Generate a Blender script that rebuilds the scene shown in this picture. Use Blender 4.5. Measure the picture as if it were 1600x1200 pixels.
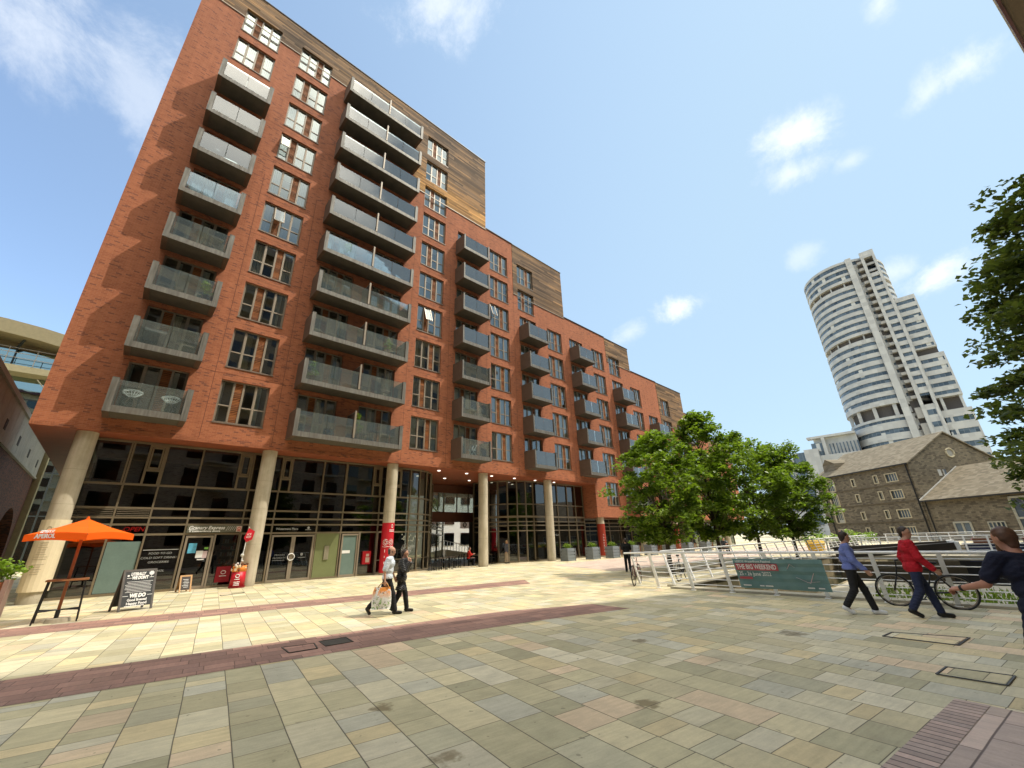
import bpy, bmesh, math, random
import numpy as np
from mathutils import Vector, Matrix
for o in list(bpy.data.objects): bpy.data.objects.remove(o)
S = bpy.context.scene
COL = S.collection
R = math.radians

# ------------------------------------------------------------------ camera, sky, sun, exposure
cam_d = bpy.data.cameras.new('camera'); cam = bpy.data.objects.new('camera', cam_d); COL.objects.link(cam)
cam_d.sensor_width = 36; cam_d.lens = 36*637.03/1600; cam_d.clip_start = 0.05; cam_d.clip_end = 4000
CR = np.array([[0.73589139, 0.22237373, 0.63954186], [-0.67646824, 0.28223628, 0.6802451], [-0.02923328, -0.93321627, 0.35812402]])
cm = Matrix(((CR[0,0], -CR[0,1], -CR[0,2], 0), (CR[1,0], -CR[1,1], -CR[1,2], 0), (CR[2,0], -CR[2,1], -CR[2,2], 1.7), (0,0,0,1)))
cam.matrix_world = cm
S.camera = cam
def sky_dir(px, py):                       # direction of a place in the sky
    d = CR @ np.array([px-800, py-600, 637.03]); return Vector(d).normalized()

SUN = Vector((1.42, -1.25, 2.85)).normalized()
SUN_EL = math.asin(SUN.z); SUN_AZ = math.atan2(SUN.x, SUN.y)      # clockwise from +Y
W = bpy.data.worlds.new('World'); S.world = W; W.use_nodes = True
wn = W.node_tree.nodes; wl = W.node_tree.links
for n in list(wn): wn.remove(n)
wo = wn.new('ShaderNodeOutputWorld'); bg = wn.new('ShaderNodeBackground'); bg.inputs['Strength'].default_value = 0.15
sky = wn.new('ShaderNodeTexSky'); sky.sky_type = 'NISHITA'; sky.sun_disc = False
sky.sun_elevation = SUN_EL; sky.sun_rotation = SUN_AZ; sky.altitude = 60; sky.air_density = 1.0; sky.dust_density = 0.4; sky.ozone_density = 1.3
tc = wn.new('ShaderNodeTexCoord')
def wmath(op, a, b=None, c=None, clamp=False):
    n = wn.new('ShaderNodeMath'); n.operation = op; n.use_clamp = clamp
    for i, v in enumerate((a, b, c)):
        if v is None: continue
        if isinstance(v, (int, float)): n.inputs[i].default_value = v
        else: wl.new(v, n.inputs[i])
    return n.outputs[0]
def wdot(vec):
    n = wn.new('ShaderNodeVectorMath'); n.operation = 'DOT_PRODUCT'; wl.new(tc.outputs['Generated'], n.inputs[0]); n.inputs[1].default_value = vec
    return n.outputs['Value']
nz = wn.new('ShaderNodeTexNoise'); nz.inputs['Scale'].default_value = 8; nz.inputs['Detail'].default_value = 12; nz.inputs['Roughness'].default_value = 0.68; nz.inputs['Distortion'].default_value = 0.25
wl.new(tc.outputs['Generated'], nz.inputs['Vector'])
# clouds: (pixel centre, half width, half height in radians, tilt, density)
total = None
for (cx, cy, hw, hh, tilt, den) in ((60,40,.30,.13,25,.5),(205,120,.20,.11,-40,.38),(690,5,.18,.10,10,.6),(1235,215,.11,.07,-25,.85),(1505,105,.075,.05,0,.7),(1455,140,.08,.04,20,.5),(1240,270,.10,.05,-10,.6),(820,470,.10,.05,15,.25),
        (1055,482,.10,.055,10,1.0),(985,520,.10,.04,20,.5),(1470,432,.09,.05,5,.95),(1400,425,.07,.04,0,.5),(1375,5,.04,.04,0,.6),(1255,400,.06,.04,0,.35),(1330,250,.05,.03,0,.4)):
    d = sky_dir(cx, cy); side = d.cross(Vector((0,0,1))).normalized(); upv = side.cross(d).normalized()
    ct, st = math.cos(R(tilt)), math.sin(R(tilt))
    a = side*ct + upv*st; b = upv*ct - side*st
    A = wmath('DIVIDE', wdot(a), hw); B = wmath('DIVIDE', wdot(b), hh)
    r2 = wmath('ADD', wmath('MULTIPLY', A, A), wmath('MULTIPLY', B, B))
    m = wmath('MULTIPLY', wmath('SUBTRACT', 1.0, wmath('SQRT', r2), clamp=True), wmath('GREATER_THAN', wdot(d), 0.0))
    v = wmath('ADD', m, wmath('MULTIPLY', wmath('SUBTRACT', nz.outputs['Fac'], 0.5), 2.3))
    mr = wn.new('ShaderNodeMapRange'); mr.interpolation_type = 'SMOOTHSTEP'; mr.inputs['From Min'].default_value = 0.22; mr.inputs['From Max'].default_value = 1.15; mr.inputs['To Max'].default_value = den
    wl.new(v, mr.inputs['Value'])
    k = wmath('MULTIPLY', mr.outputs['Result'], wmath('MULTIPLY', m, 3.0, clamp=True))
    total = k if total is None else wmath('MAXIMUM', total, k)
mx = wn.new('ShaderNodeMix'); mx.data_type = 'RGBA'
# a thin high veil pales the blue, more so to the right
tint = wn.new('ShaderNodeMix'); tint.data_type = 'RGBA'; tint.inputs['B'].default_value = (2.0, 2.75, 3.35, 1)
vr = wn.new('ShaderNodeMapRange'); vr.inputs['From Min'].default_value = -.75; vr.inputs['From Max'].default_value = .45; vr.inputs['To Min'].default_value = .16; vr.inputs['To Max'].default_value = .85
wl.new(wdot((0.736, -0.676, -0.03)), vr.inputs['Value']); wl.new(vr.outputs['Result'], tint.inputs['Factor'])
wl.new(sky.outputs['Color'], tint.inputs['A'])
wl.new(total, mx.inputs['Factor']); wl.new(tint.outputs['Result'], mx.inputs['A']); mx.inputs['B'].default_value = (4.3, 4.45, 4.6, 1)
# broken bright cloud added high up, out of view only, to fill the shade
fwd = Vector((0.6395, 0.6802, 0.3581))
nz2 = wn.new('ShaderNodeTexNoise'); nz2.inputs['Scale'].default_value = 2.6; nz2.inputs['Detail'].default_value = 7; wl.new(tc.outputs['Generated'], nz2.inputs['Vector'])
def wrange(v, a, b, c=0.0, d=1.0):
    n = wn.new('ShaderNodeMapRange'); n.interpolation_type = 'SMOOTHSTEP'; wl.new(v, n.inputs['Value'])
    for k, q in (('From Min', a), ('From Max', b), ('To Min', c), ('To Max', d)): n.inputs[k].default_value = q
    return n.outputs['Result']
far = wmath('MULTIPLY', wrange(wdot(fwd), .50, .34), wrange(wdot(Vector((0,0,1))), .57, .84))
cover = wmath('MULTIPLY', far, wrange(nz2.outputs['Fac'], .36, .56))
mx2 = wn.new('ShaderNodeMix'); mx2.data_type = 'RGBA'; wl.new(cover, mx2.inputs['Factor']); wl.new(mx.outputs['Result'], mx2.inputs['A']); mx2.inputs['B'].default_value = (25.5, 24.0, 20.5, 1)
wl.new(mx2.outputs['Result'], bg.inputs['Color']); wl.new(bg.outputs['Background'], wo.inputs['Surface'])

sd = bpy.data.lights.new('sun', 'SUN'); sd.energy = 2.2; sd.angle = R(0.5); sd.color = (1.0, 0.93, 0.80)
so = bpy.data.objects.new('sun', sd); COL.objects.link(so); so.location = (60, -60, 120)
so.rotation_euler = (-SUN).to_track_quat('-Z', 'Y').to_euler()
S.view_settings.view_transform = 'Standard'; S.view_settings.look = 'None'; S.view_settings.exposure = 0.9; S.view_settings.gamma = 1.0
try: S.cycles.max_bounces = 8; S.cycles.transparent_max_bounces = 24
except Exception: pass

# ------------------------------------------------------------------ helpers
MATS = {}
class NT:
    def __init__(s, name):
        m = bpy.data.materials.new(name); m.use_nodes = True; s.m = m; s.t = m.node_tree; s.n = s.t.nodes; s.l = s.t.links
        for x in list(s.n): s.n.remove(x)
        s.out = s.n.new('ShaderNodeOutputMaterial')
    def set(s, sock, v):
        if v is None: return
        if hasattr(v, 'is_output'): s.l.new(v, sock)
        else: sock.default_value = (tuple(v)+(1,) if (isinstance(v, tuple) and len(v) == 3 and sock.type == 'RGBA') else v)
    def node(s, t, ins=None, **kw):
        n = s.n.new(t)
        for k, v in kw.items(): setattr(n, k, v)
        for k, v in (ins or {}).items(): s.set(n.inputs[k], v)
        return n
    def math(s, op, a, b=None, clamp=False):
        n = s.n.new('ShaderNodeMath'); n.operation = op; n.use_clamp = clamp; s.set(n.inputs[0], a)
        if b is not None: s.set(n.inputs[1], b)
        return n.outputs[0]
    def pos(s): return s.node('ShaderNodeNewGeometry').outputs['Position']
    def sep(s, v): n = s.node('ShaderNodeSeparateXYZ', {0: v}); return n.outputs
    def comb(s, x, y, z=0.0): return s.node('ShaderNodeCombineXYZ', {0: x, 1: y, 2: z}).outputs[0]
    def noise(s, v, scale, detail=4, rough=.55): return s.node('ShaderNodeTexNoise', {'Vector': v, 'Scale': scale, 'Detail': detail, 'Roughness': rough}).outputs['Fac']
    def white(s, v):
        n = s.node('ShaderNodeTexWhiteNoise', {'Vector': v}, noise_dimensions='3D'); return n.outputs['Value']
    def ramp(s, f, stops, interp='LINEAR'):
        n = s.node('ShaderNodeValToRGB', {0: f}); e = n.color_ramp; e.interpolation = interp
        while len(e.elements) < len(stops): e.elements.new(0.5)
        for el, (p, c) in zip(e.elements, stops): el.position = p; el.color = tuple(c)+(1,)
        return n.outputs[0]
    def mix(s, f, a, b, blend='MIX'):
        n = s.n.new('ShaderNodeMix'); n.data_type = 'RGBA'; n.blend_type = blend
        s.set(n.inputs['Factor'], f); s.set(n.inputs['A'], a); s.set(n.inputs['B'], b); return n.outputs['Result']
    def maprange(s, v, a, b, c=0.0, d=1.0, smooth=False):
        n = s.node('ShaderNodeMapRange', {'Value': v, 'From Min': a, 'From Max': b, 'To Min': c, 'To Max': d})
        if smooth: n.interpolation_type = 'SMOOTHSTEP'
        return n.outputs['Result']
    def bump(s, h, st=.3, d=.02): return s.node('ShaderNodeBump', {'Height': h, 'Strength': st, 'Distance': d}).outputs[0]
    def principled(s, col, rough=.6, metal=0.0, spec=.5, normal=None, **kw):
        b = s.node('ShaderNodeBsdfPrincipled'); s.set(b.inputs['Base Color'], col); s.set(b.inputs['Roughness'], rough); s.set(b.inputs['Metallic'], metal)
        s.set(b.inputs['Specular IOR Level'], spec)
        if normal is not None: s.l.new(normal, b.inputs['Normal'])
        for k, v in kw.items(): s.set(b.inputs[k.replace('_', ' ')], v)
        s.l.new(b.outputs[0], s.out.inputs['Surface']); return b
def plain(name, col, rough=.6, metal=0.0, var=.18, scale=3.0, spec=.4, bump=0.0):
    t = NT(name); p = t.pos(); n = t.noise(p, scale, 6); n2 = t.noise(p, scale*9, 3)
    f = t.math('ADD', t.math('MULTIPLY', n, .65), t.math('MULTIPLY', n2, .35))
    c = t.mix(t.maprange(f, .25, .75), tuple(x*(1-var) for x in col), tuple(min(1, x*(1+var)) for x in col))
    t.principled(c, rough, metal, spec, t.bump(n2, bump, .01) if bump else None); return t.m
def emit(name, col, s):
    t = NT(name); e = t.node('ShaderNodeEmission', {'Color': col, 'Strength': s}); t.l.new(e.outputs[0], t.out.inputs['Surface']); return t.m
def glass(name, tint, gfac, diff=0.0, dcol=(.5,.6,.58), rough=.01, gcol=(1,1,1)):
    t = NT(name)
    fr = t.node('ShaderNodeFresnel', {'IOR': 1.5}).outputs[0]
    f = t.math('ADD', t.math('MULTIPLY', fr, 1-gfac), gfac, True)
    # slight unevenness of each pane
    p = t.pos(); nrm = t.bump(t.noise(p, .7, 2), .05, .05)
    tr = t.node('ShaderNodeBsdfTransparent', {'Color': tint}); gl = t.node('ShaderNodeBsdfGlossy', {'Roughness': rough, 'Color': gcol, 'Normal': nrm})
    base = tr.outputs[0]
    if diff > 0:
        di = t.node('ShaderNodeBsdfDiffuse', {'Color': dcol}); ms = t.node('ShaderNodeMixShader', {0: diff}); t.l.new(tr.outputs[0], ms.inputs[1]); t.l.new(di.outputs[0], ms.inputs[2]); base = ms.outputs[0]
    m2 = t.node('ShaderNodeMixShader', {0: f}); t.l.new(base, m2.inputs[1]); t.l.new(gl.outputs[0], m2.inputs[2]); t.l.new(m2.outputs[0], t.out.inputs['Surface'])
    return t.m

class MB:
    """collects faces, builds ONE mesh object"""
    def __init__(s): s.v = []; s.f = []; s.mi = []
    def add(s, vs, fs, mi=0):
        b = len(s.v); s.v += [tuple(v) for v in vs]; s.f += [tuple(b+i for i in f) for f in fs]; s.mi += [mi]*len(fs); return s
    def box(s, x0, x1, y0, y1, z0, z1, mi=0):
        return s.add([(x0,y0,z0),(x1,y0,z0),(x1,y1,z0),(x0,y1,z0),(x0,y0,z1),(x1,y0,z1),(x1,y1,z1),(x0,y1,z1)],
                     [(0,3,2,1),(4,5,6,7),(0,1,5,4),(1,2,6,5),(2,3,7,6),(3,0,4,7)], mi)
    def each(s, name, mats, parent=None):     # every connected piece becomes a part of its own
        par = list(range(len(s.v)))
        def find(i):
            while par[i] != i: par[i] = par[par[i]]; i = par[i]
            return i
        for f in s.f:
            for i in f[1:]: par[find(i)] = find(f[0])
        gr = {}
        for k, f in enumerate(s.f): gr.setdefault(find(f[0]), []).append(k)
        for ks in gr.values():
            m = MB(); ids = sorted({i for k in ks for i in s.f[k]}); mp = {i: j for j, i in enumerate(ids)}
            m.v = [s.v[i] for i in ids]; m.f = [tuple(mp[i] for i in s.f[k]) for k in ks]; m.mi = [s.mi[k] for k in ks]; m.build(name, mats, parent)
    def quad(s, a, b, c, d, mi=0): return s.add([a,b,c,d], [(0,1,2,3)], mi)
    def poly(s, pts, mi=0): return s.add(pts, [tuple(range(len(pts)))], mi)
    def bar(s, p, q, w, h=None, mi=0, up=(0,0,1)):
        p = Vector(p); q = Vector(q); h = h or w; d = (q-p).normalized(); u = Vector(up)
        if abs(d.dot(u)) > .98: u = Vector((0,1,0))
        a = d.cross(u).normalized()*(w/2); b = a.cross(d).normalized()*(h/2)
        return s.add([p-a-b,p+a-b,p+a+b,p-a+b,q-a-b,q+a-b,q+a+b,q-a+b], [(0,1,2,3),(7,6,5,4),(0,4,5,1),(1,5,6,2),(2,6,7,3),(3,7,4,0)], mi)
    def cyl(s, p, q, r0, r1=None, n=12, mi=0, caps=True):
        r1 = r0 if r1 is None else r1; p = Vector(p); q = Vector(q); d = (q-p).normalized()
        u = Vector((0,0,1)) if abs(d.z) < .9 else Vector((1,0,0)); a = d.cross(u).normalized(); b = d.cross(a)
        vs = [p+(a*math.cos(2*math.pi*i/n)+b*math.sin(2*math.pi*i/n))*r0 for i in range(n)]+[q+(a*math.cos(2*math.pi*i/n)+b*math.sin(2*math.pi*i/n))*r1 for i in range(n)]
        fs = [(i,(i+1)%n,n+(i+1)%n,n+i) for i in range(n)]
        if caps: fs += [tuple(range(n-1,-1,-1)), tuple(range(n,2*n))]
        return s.add(vs, fs, mi)
    def tube(s, pts, r, n=8, mi=0, closed=False):
        pts = [Vector(p) for p in pts]; m = len(pts); rings = []
        for i, p in enumerate(pts):
            d = (pts[(i+1) % m]-pts[i-1]) if (closed or 0 < i < m-1) else (pts[1]-pts[0] if i == 0 else pts[-1]-pts[-2])
            d.normalize(); u = Vector((0,0,1)) if abs(d.z) < .9 else Vector((1,0,0)); a = d.cross(u).normalized(); b = d.cross(a)
            rr = r[i] if isinstance(r, (list, tuple)) else r
            rings.append([p+(a*math.cos(2*math.pi*k/n)+b*math.sin(2*math.pi*k/n))*rr for k in range(n)])
        vs = [v for g in rings for v in g]; fs = []
        for i in range(m if closed else m-1):
            j = (i+1) % m
            for k in range(n): fs.append((i*n+k, i*n+(k+1)%n, j*n+(k+1)%n, j*n+k))
        if not closed: fs += [tuple(range(n-1,-1,-1)), tuple(range((m-1)*n, m*n))]
        return s.add(vs, fs, mi)
    def sphere(s, c, r, n=10, mi=0, sx=1, sy=1, sz=1):
        vs = []; fs = []
        for i in range(n//2+1):
            th = math.pi*i/(n//2)
            for k in range(n): vs.append((c[0]+r*sx*math.sin(th)*math.cos(2*math.pi*k/n), c[1]+r*sy*math.sin(th)*math.sin(2*math.pi*k/n), c[2]+r*sz*math.cos(th)))
        for i in range(n//2):
            for k in range(n): fs.append((i*n+k, (i+1)*n+k, (i+1)*n+(k+1)%n, i*n+(k+1)%n))
        return s.add(vs, fs, mi)
    def xf(s, M):                        # transform everything collected so far
        s.v = [tuple(M @ Vector(v)) for v in s.v]; return s
    def build(s, name, mats, parent=None, smooth=False, world=True, label=None):
        me = bpy.data.meshes.new(name)
        off = Vector(parent['_o']) if (parent is not None and world and '_o' in parent) else Vector((0,0,0))
        me.from_pydata([tuple(Vector(v)-off) for v in s.v], [], s.f)
        for m in (mats if isinstance(mats, (list, tuple)) else [mats]): me.materials.append(m)
        me.polygons.foreach_set('material_index', s.mi)
        if smooth: me.polygons.foreach_set('use_smooth', [True]*len(s.f))
        me.update()
        o = bpy.data.objects.new(name, me); COL.objects.link(o)
        if parent is not None:
            o.parent = parent; o['_o'] = tuple(off)
        else: o['_o'] = (0.0, 0.0, 0.0)
        if label: o['label'] = label
        return o
def thing(name, label, cat, loc=(0,0,0), rz=0.0, group=None):
    o = bpy.data.objects.new(name, None); COL.objects.link(o); o.location = loc; o.rotation_euler = (0,0,rz); o.empty_display_size = .3
    o['label'] = label; o['category'] = cat; o['_o'] = tuple(loc)
    if group: o['group'] = group
    return o
def tag(o, label, cat, group=None):
    o['label'] = label; o['category'] = cat
    if group: o['group'] = group
    return o
def struct(o, kind='structure'): o['kind'] = kind; return o
def copy_thing(root, loc, rz, label, group=None):
    def rec(o, parent):
        c = o.copy(); COL.objects.link(c)
        if parent is not None: c.parent = parent
        for ch in list(o.children): rec(ch, c)
        return c
    r = rec(root, None); r.location = loc; r.rotation_euler = (0,0,rz); r['label'] = label
    if group: r['group'] = group
    return r
def text_mb(mb, txt, size, M, mi=0, align='CENTER', extrude=.004, shear=0.0, width=None, bold=0.0):
    """lettering as real flat geometry; M maps (x right, y up, z out) to the world"""
    cu = bpy.data.curves.new('lettering', 'FONT'); cu.body = txt; cu.size = size; cu.align_x = align; cu.align_y = 'CENTER'; cu.extrude = extrude; cu.shear = shear; cu.offset = bold; cu.resolution_u = 3
    o = bpy.data.objects.new('lettering', cu); COL.objects.link(o)
    dg = bpy.context.evaluated_depsgraph_get(); me = bpy.data.meshes.new_from_object(o.evaluated_get(dg))
    vs = [v.co.copy() for v in me.vertices]; fs = [tuple(p.vertices) for p in me.polygons]
    bpy.data.objects.remove(o); bpy.data.curves.remove(cu); bpy.data.meshes.remove(me)
    if width and vs:
        w = max(v.x for v in vs)-min(v.x for v in vs); k = width/max(w, 1e-4)
        vs = [Vector((v.x*k, v.y, v.z)) for v in vs]
    mb.add([M @ v for v in vs], fs, mi)
def frameM(o, x, y):                     # origin, x axis, y axis
    x = Vector(x).normalized(); y = Vector(y).normalized(); z = x.cross(y)
    return Matrix(((x.x,y.x,z.x,o[0]),(x.y,y.y,z.y,o[1]),(x.z,y.z,z.z,o[2]),(0,0,0,1)))
def facadeM(x, y, z): return frameM((x, y, z), (1,0,0), (0,0,1))      # text on a wall facing -Y
# ------------------------------------------------------------------ materials
TH = R(8.5); CT, ST = math.cos(TH), math.sin(TH)
def uvw(u, v, z=0.0): return (u*CT+v*ST, -u*ST+v*CT, z)          # paving grid to world
def paving(name, stops, wid, lmin, lvar, joint, jcol, split=.45, swap=False, rough=.75, stain=.4, stains=()):
    t = NT(name); x, y, z = t.sep(t.pos())[:3]
    u = t.math('SUBTRACT', t.math('MULTIPLY', x, CT), t.math('MULTIPLY', y, ST)); v = t.math('ADD', t.math('MULTIPLY', x, ST), t.math('MULTIPLY', y, CT))
    if swap: u, v = v, u
    # the slabs are hand cut, so the joints wander a little
    wob = t.noise(t.comb(u, v, 0.0), .8, 2); u = t.math('ADD', u, t.math('MULTIPLY', t.math('SUBTRACT', wob, .5), .018))
    uu = t.math('DIVIDE', u, wid); col = t.math('FLOOR', uu); fu = t.math('FRACT', uu)
    L = t.math('ADD', lmin, t.math('MULTIPLY', t.white(t.comb(col, 3.7, 1.3)), lvar))
    vv = t.math('ADD', t.math('DIVIDE', v, L), t.math('MULTIPLY', t.white(t.comb(col, 9.1, 5.5)), 31.0)); row = t.math('FLOOR', vv); fv = t.math('FRACT', vv)
    sp = t.math('LESS_THAN', t.white(t.comb(col, row, 7.7)), split)
    cut = t.math('ADD', .35, t.math('MULTIPLY', t.white(t.comb(col, row, 2.2)), .3))
    sub = t.math('MULTIPLY', sp, t.math('GREATER_THAN', fv, cut))
    dcut = t.math('ADD', t.math('ABSOLUTE', t.math('SUBTRACT', fv, cut)), t.math('MULTIPLY', t.math('SUBTRACT', 1.0, sp), 9.0))
    dv = t.math('MULTIPLY', t.math('MINIMUM', t.math('MINIMUM', fv, t.math('SUBTRACT', 1.0, fv)), dcut), L)
    du = t.math('MULTIPLY', t.math('MINIMUM', fu, t.math('SUBTRACT', 1.0, fu)), wid)
    e = t.math('MINIMUM', du, t.math('MULTIPLY', dv, 1.25))
    jm = t.maprange(e, joint*.55, joint*1.3, 1.0, 0.0)
    ident = t.comb(col, row, t.math('MULTIPLY', sub, 5.0))
    w1 = t.white(ident); c = t.ramp(w1, stops, 'CONSTANT')
    p3 = t.comb(u, v, t.math('MULTIPLY', w1, 40.0))
    g = t.noise(p3, 3.5, 8, .65); g2 = t.noise(p3, 60, 3); big = t.noise(t.comb(u, v, 0.0), .35, 5)
    veins = t.noise(t.comb(t.math('MULTIPLY', u, 1.2), t.math('MULTIPLY', v, 9.0), w1), 2.5, 5)
    bright = t.math('ADD', .36, t.math('ADD', t.math('MULTIPLY', g, .62), t.math('ADD', t.math('MULTIPLY', g2, .26), t.math('MULTIPLY', veins, .42))))
    bright = t.math('MULTIPLY', bright, t.math('ADD', .88, t.math('MULTIPLY', t.white(t.comb(row, col, 11.0)), .24)))
    c = t.mix(1.0, c, t.comb(bright, bright, bright), 'MULTIPLY')
    # blotches of dirt and old spills
    st_ = t.maprange(big, .60, .74, 0.0, stain, True); c = t.mix(st_, c, (.17, .135, .08))
    sp2 = t.maprange(t.noise(t.comb(u, v, 4.0), 9, 2), .70, .73, 0.0, .45); c = t.mix(sp2, c, (.10, .09, .06))
    for (sx_, sy_, sr_) in stains:                 # old spills soaked into the stone
        dx_ = t.math('SUBTRACT', x, sx_); dy_ = t.math('SUBTRACT', y, sy_)
        dd_ = t.math('ADD', t.math('SQRT', t.math('ADD', t.math('MULTIPLY', dx_, dx_), t.math('MULTIPLY', dy_, dy_))), t.math('MULTIPLY', t.math('SUBTRACT', t.noise(t.comb(u, v, 2.0), 7, 4), .5), sr_*2.4))
        c = t.mix(t.maprange(dd_, sr_*.45, sr_, .72, 0.0, True), c, (.16, .115, .05))
    c = t.mix(t.math('MULTIPLY', jm, .85), c, jcol)
    h = t.math('SUBTRACT', t.math('ADD', t.math('MULTIPLY', g2, .25), t.math('MULTIPLY', veins, .3)), t.math('MULTIPLY', jm, 1.0))
    t.principled(c, t.maprange(g, .2, .8, rough-.12, rough+.12), 0, .35, t.bump(h, .35, .006)); return t.m
M_PAVE = paving('york_stone_paving', [(0,(.47,.415,.255)),(.16,(.55,.475,.295)),(.30,(.45,.41,.275)),(.42,(.54,.48,.325)),(.56,(.58,.475,.275)),(.66,(.46,.43,.325)),(.76,(.40,.36,.225)),(.87,(.60,.465,.305)),(.94,(.58,.52,.37))], .455, .5, .42, .0058, (.055,.045,.03), stains=((2.65,5.11,.15),(2.49,3.62,.15),(4.68,3.0,.17),(9.35,2.81,.25),(7.2,4.6,.16)))
M_RED = paving('red_paver_band', [(0,(.27,.16,.125)),(.3,(.31,.18,.14)),(.6,(.25,.15,.12)),(.85,(.34,.20,.155))], .30, .42, .3, .007, (.09,.05,.04), split=.25, swap=True, stain=.25)
M_PINK = paving('pink_setts', [(0,(.49,.38,.31)),(.4,(.53,.41,.34)),(.75,(.45,.355,.30))], .33, .7, .5, .008, (.08,.055,.05), split=.2, swap=True, stain=.25)
M_EDGE = paving('edge_bricks', [(0,(.40,.30,.25)),(.4,(.45,.33,.275)),(.75,(.35,.27,.23))], .098, 3.0, .1, .009, (.06,.04,.035), split=0.0, stain=.2)

def brick(name, light, dark, odd, mortar, bw=.225, bh=.075, kx=1.0, ky=1.0, pdark=.2, rough=.85, weather=.25, mw=.010):
    t = NT(name); x, y, z = t.sep(t.pos())[:3]
    u = t.math('ADD', t.math('MULTIPLY', x, kx), t.math('MULTIPLY', y, ky))
    zz = t.math('DIVIDE', z, bh); row = t.math('FLOOR', zz); fz = t.math('FRACT', zz)
    uu = t.math('ADD', t.math('DIVIDE', u, bw), t.math('MULTIPLY', t.math('FLOORED_MODULO', row, 2.0), .5)); colm = t.math('FLOOR', uu); fu = t.math('FRACT', uu)
    e = t.math('MINIMUM', t.math('MULTIPLY', t.math('MINIMUM', fu, t.math('SUBTRACT', 1.0, fu)), bw), t.math('MULTIPLY', t.math('MINIMUM', fz, t.math('SUBTRACT', 1.0, fz)), bh))
    jm = t.maprange(e, mw*.35, mw*.75, 1.0, 0.0)
    w = t.white(t.comb(colm, row, .5)); w2 = t.white(t.comb(colm, row, 8.5))
    c = t.mix(w, dark, light); c = t.mix(t.math('GREATER_THAN', w2, 1-pdark), c, odd)
    n = t.noise(t.comb(u, z, 0.0), .35, 6, .6); n2 = t.noise(t.comb(u, z, 0.0), 30, 3)
    b = t.math('ADD', 1-weather, t.math('MULTIPLY', n, 2*weather)); b = t.math('MULTIPLY', b, t.math('ADD', .85, t.math('MULTIPLY', n2, .3)))
    strk = t.noise(t.comb(t.math('MULTIPLY', u, 2.6), t.math('MULTIPLY', z, .12), 1.0), 1.0, 4, .6); b = t.math('MULTIPLY', b, t.maprange(strk, .3, .7, .84, 1.1))
    c = t.mix(1.0, c, t.comb(b, b, b), 'MULTIPLY'); c = t.mix(jm, c, mortar)
    t.principled(c, rough, 0, .25, t.bump(t.math('SUBTRACT', t.math('MULTIPLY', n2, .4), jm), .5, .008)); return t.m
M_BRICK = brick('red_brick', (.395,.138,.064), (.30,.098,.046), (.20,.072,.042), (.36,.16,.092), pdark=.10, weather=.22)
M_STONE = brick('coursed_gritstone', (.185,.155,.108), (.135,.112,.078), (.095,.08,.058), (.10,.085,.06), bw=.46, bh=.2, kx=1.404, ky=.168, pdark=.2, weather=.5, mw=.025)
M_OLDBRICK = brick('viaduct_brick', (.13,.05,.03), (.09,.035,.022), (.05,.025,.02), (.09,.06,.04), pdark=.3, weather=.4)
M_HOTEL = brick('buff_brick', (.52,.42,.30), (.44,.34,.23), (.33,.24,.16), (.45,.38,.3), pdark=.15)
def timber():
    t = NT('weathered_cedar_boards'); x, y, z = t.sep(t.pos())[:3]; u = t.math('ADD', x, y)
    zz = t.math('DIVIDE', z, .165); row = t.math('FLOOR', zz); fz = t.math('FRACT', zz)
    seg = t.math('FLOOR', t.math('ADD', t.math('DIVIDE', u, 2.6), t.math('MULTIPLY', t.white(t.comb(row, 1.0, 2.0)), 9.0)))
    w = t.white(t.comb(seg, row, 3.0)); w2 = t.white(t.comb(seg, row, 6.0))
    blot = t.noise(t.comb(t.math('MULTIPLY', u, .35), t.math('MULTIPLY', z, .5), 0.0), .9, 4)
    # the lowest boards of the tallest block have kept their honey colour
    young = t.math('MULTIPLY', t.maprange(z, 30.0, 34.8, 1.0, 0.0, True), t.math('GREATER_THAN', z, 30.1))
    k = t.math('ADD', t.math('MULTIPLY', w, .30), t.math('ADD', t.math('MULTIPLY', t.math('SUBTRACT', blot, .5), .7), t.math('ADD', t.math('MULTIPLY', young, .62), .1)))
    c = t.ramp(k, [(0,(.10,.065,.04)),(.25,(.185,.115,.065)),(.5,(.33,.185,.08)),(.75,(.48,.245,.075)),(1,(.62,.34,.11))])
    g = t.noise(t.comb(t.math('MULTIPLY', u, 1.5), t.math('MULTIPLY', z, 45.0), 0.0), 2.0, 4)
    b = t.math('MULTIPLY', t.math('ADD', .62, t.math('MULTIPLY', g, .6)), t.math('ADD', .5, t.math('MULTIPLY', w2, .95)))
    gap = t.maprange(t.math('MINIMUM', fz, t.math('SUBTRACT', 1.0, fz)), .03, .09, 1.0, 0.0)
    c = t.mix(1.0, c, t.comb(b, b, b), 'MULTIPLY'); c = t.mix(gap, c, (.035, .022, .012))
    t.principled(c, .8, 0, .2, t.bump(t.math('SUBTRACT', g, gap), .5, .01)); return t.m
M_TIMBER = timber()
def slatwood(name, a, b, pitch):
    t = NT(name); tcn = t.node('ShaderNodeTexCoord').outputs['Object']; x, y, z = t.sep(tcn)[:3]; zz = t.math('DIVIDE', z, pitch); row = t.math('FLOOR', zz); fz = t.math('FRACT', zz)
    inf = t.node('ShaderNodeObjectInfo').outputs['Random']
    w = t.white(t.comb(row, inf, 3.0)); c = t.mix(w, a, b); gap = t.maprange(t.math('MINIMUM', fz, t.math('SUBTRACT', 1.0, fz)), .05, .15, 1.0, 0.0)
    t.principled(t.mix(gap, c, tuple(k*.12 for k in a)), .6, 0, .3, t.bump(t.math('SUBTRACT', 1.0, gap), .6, .02)); return t.m
M_LOUVRE = slatwood('cedar_louvre', (.30,.10,.032), (.44,.165,.05), .09)
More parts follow.
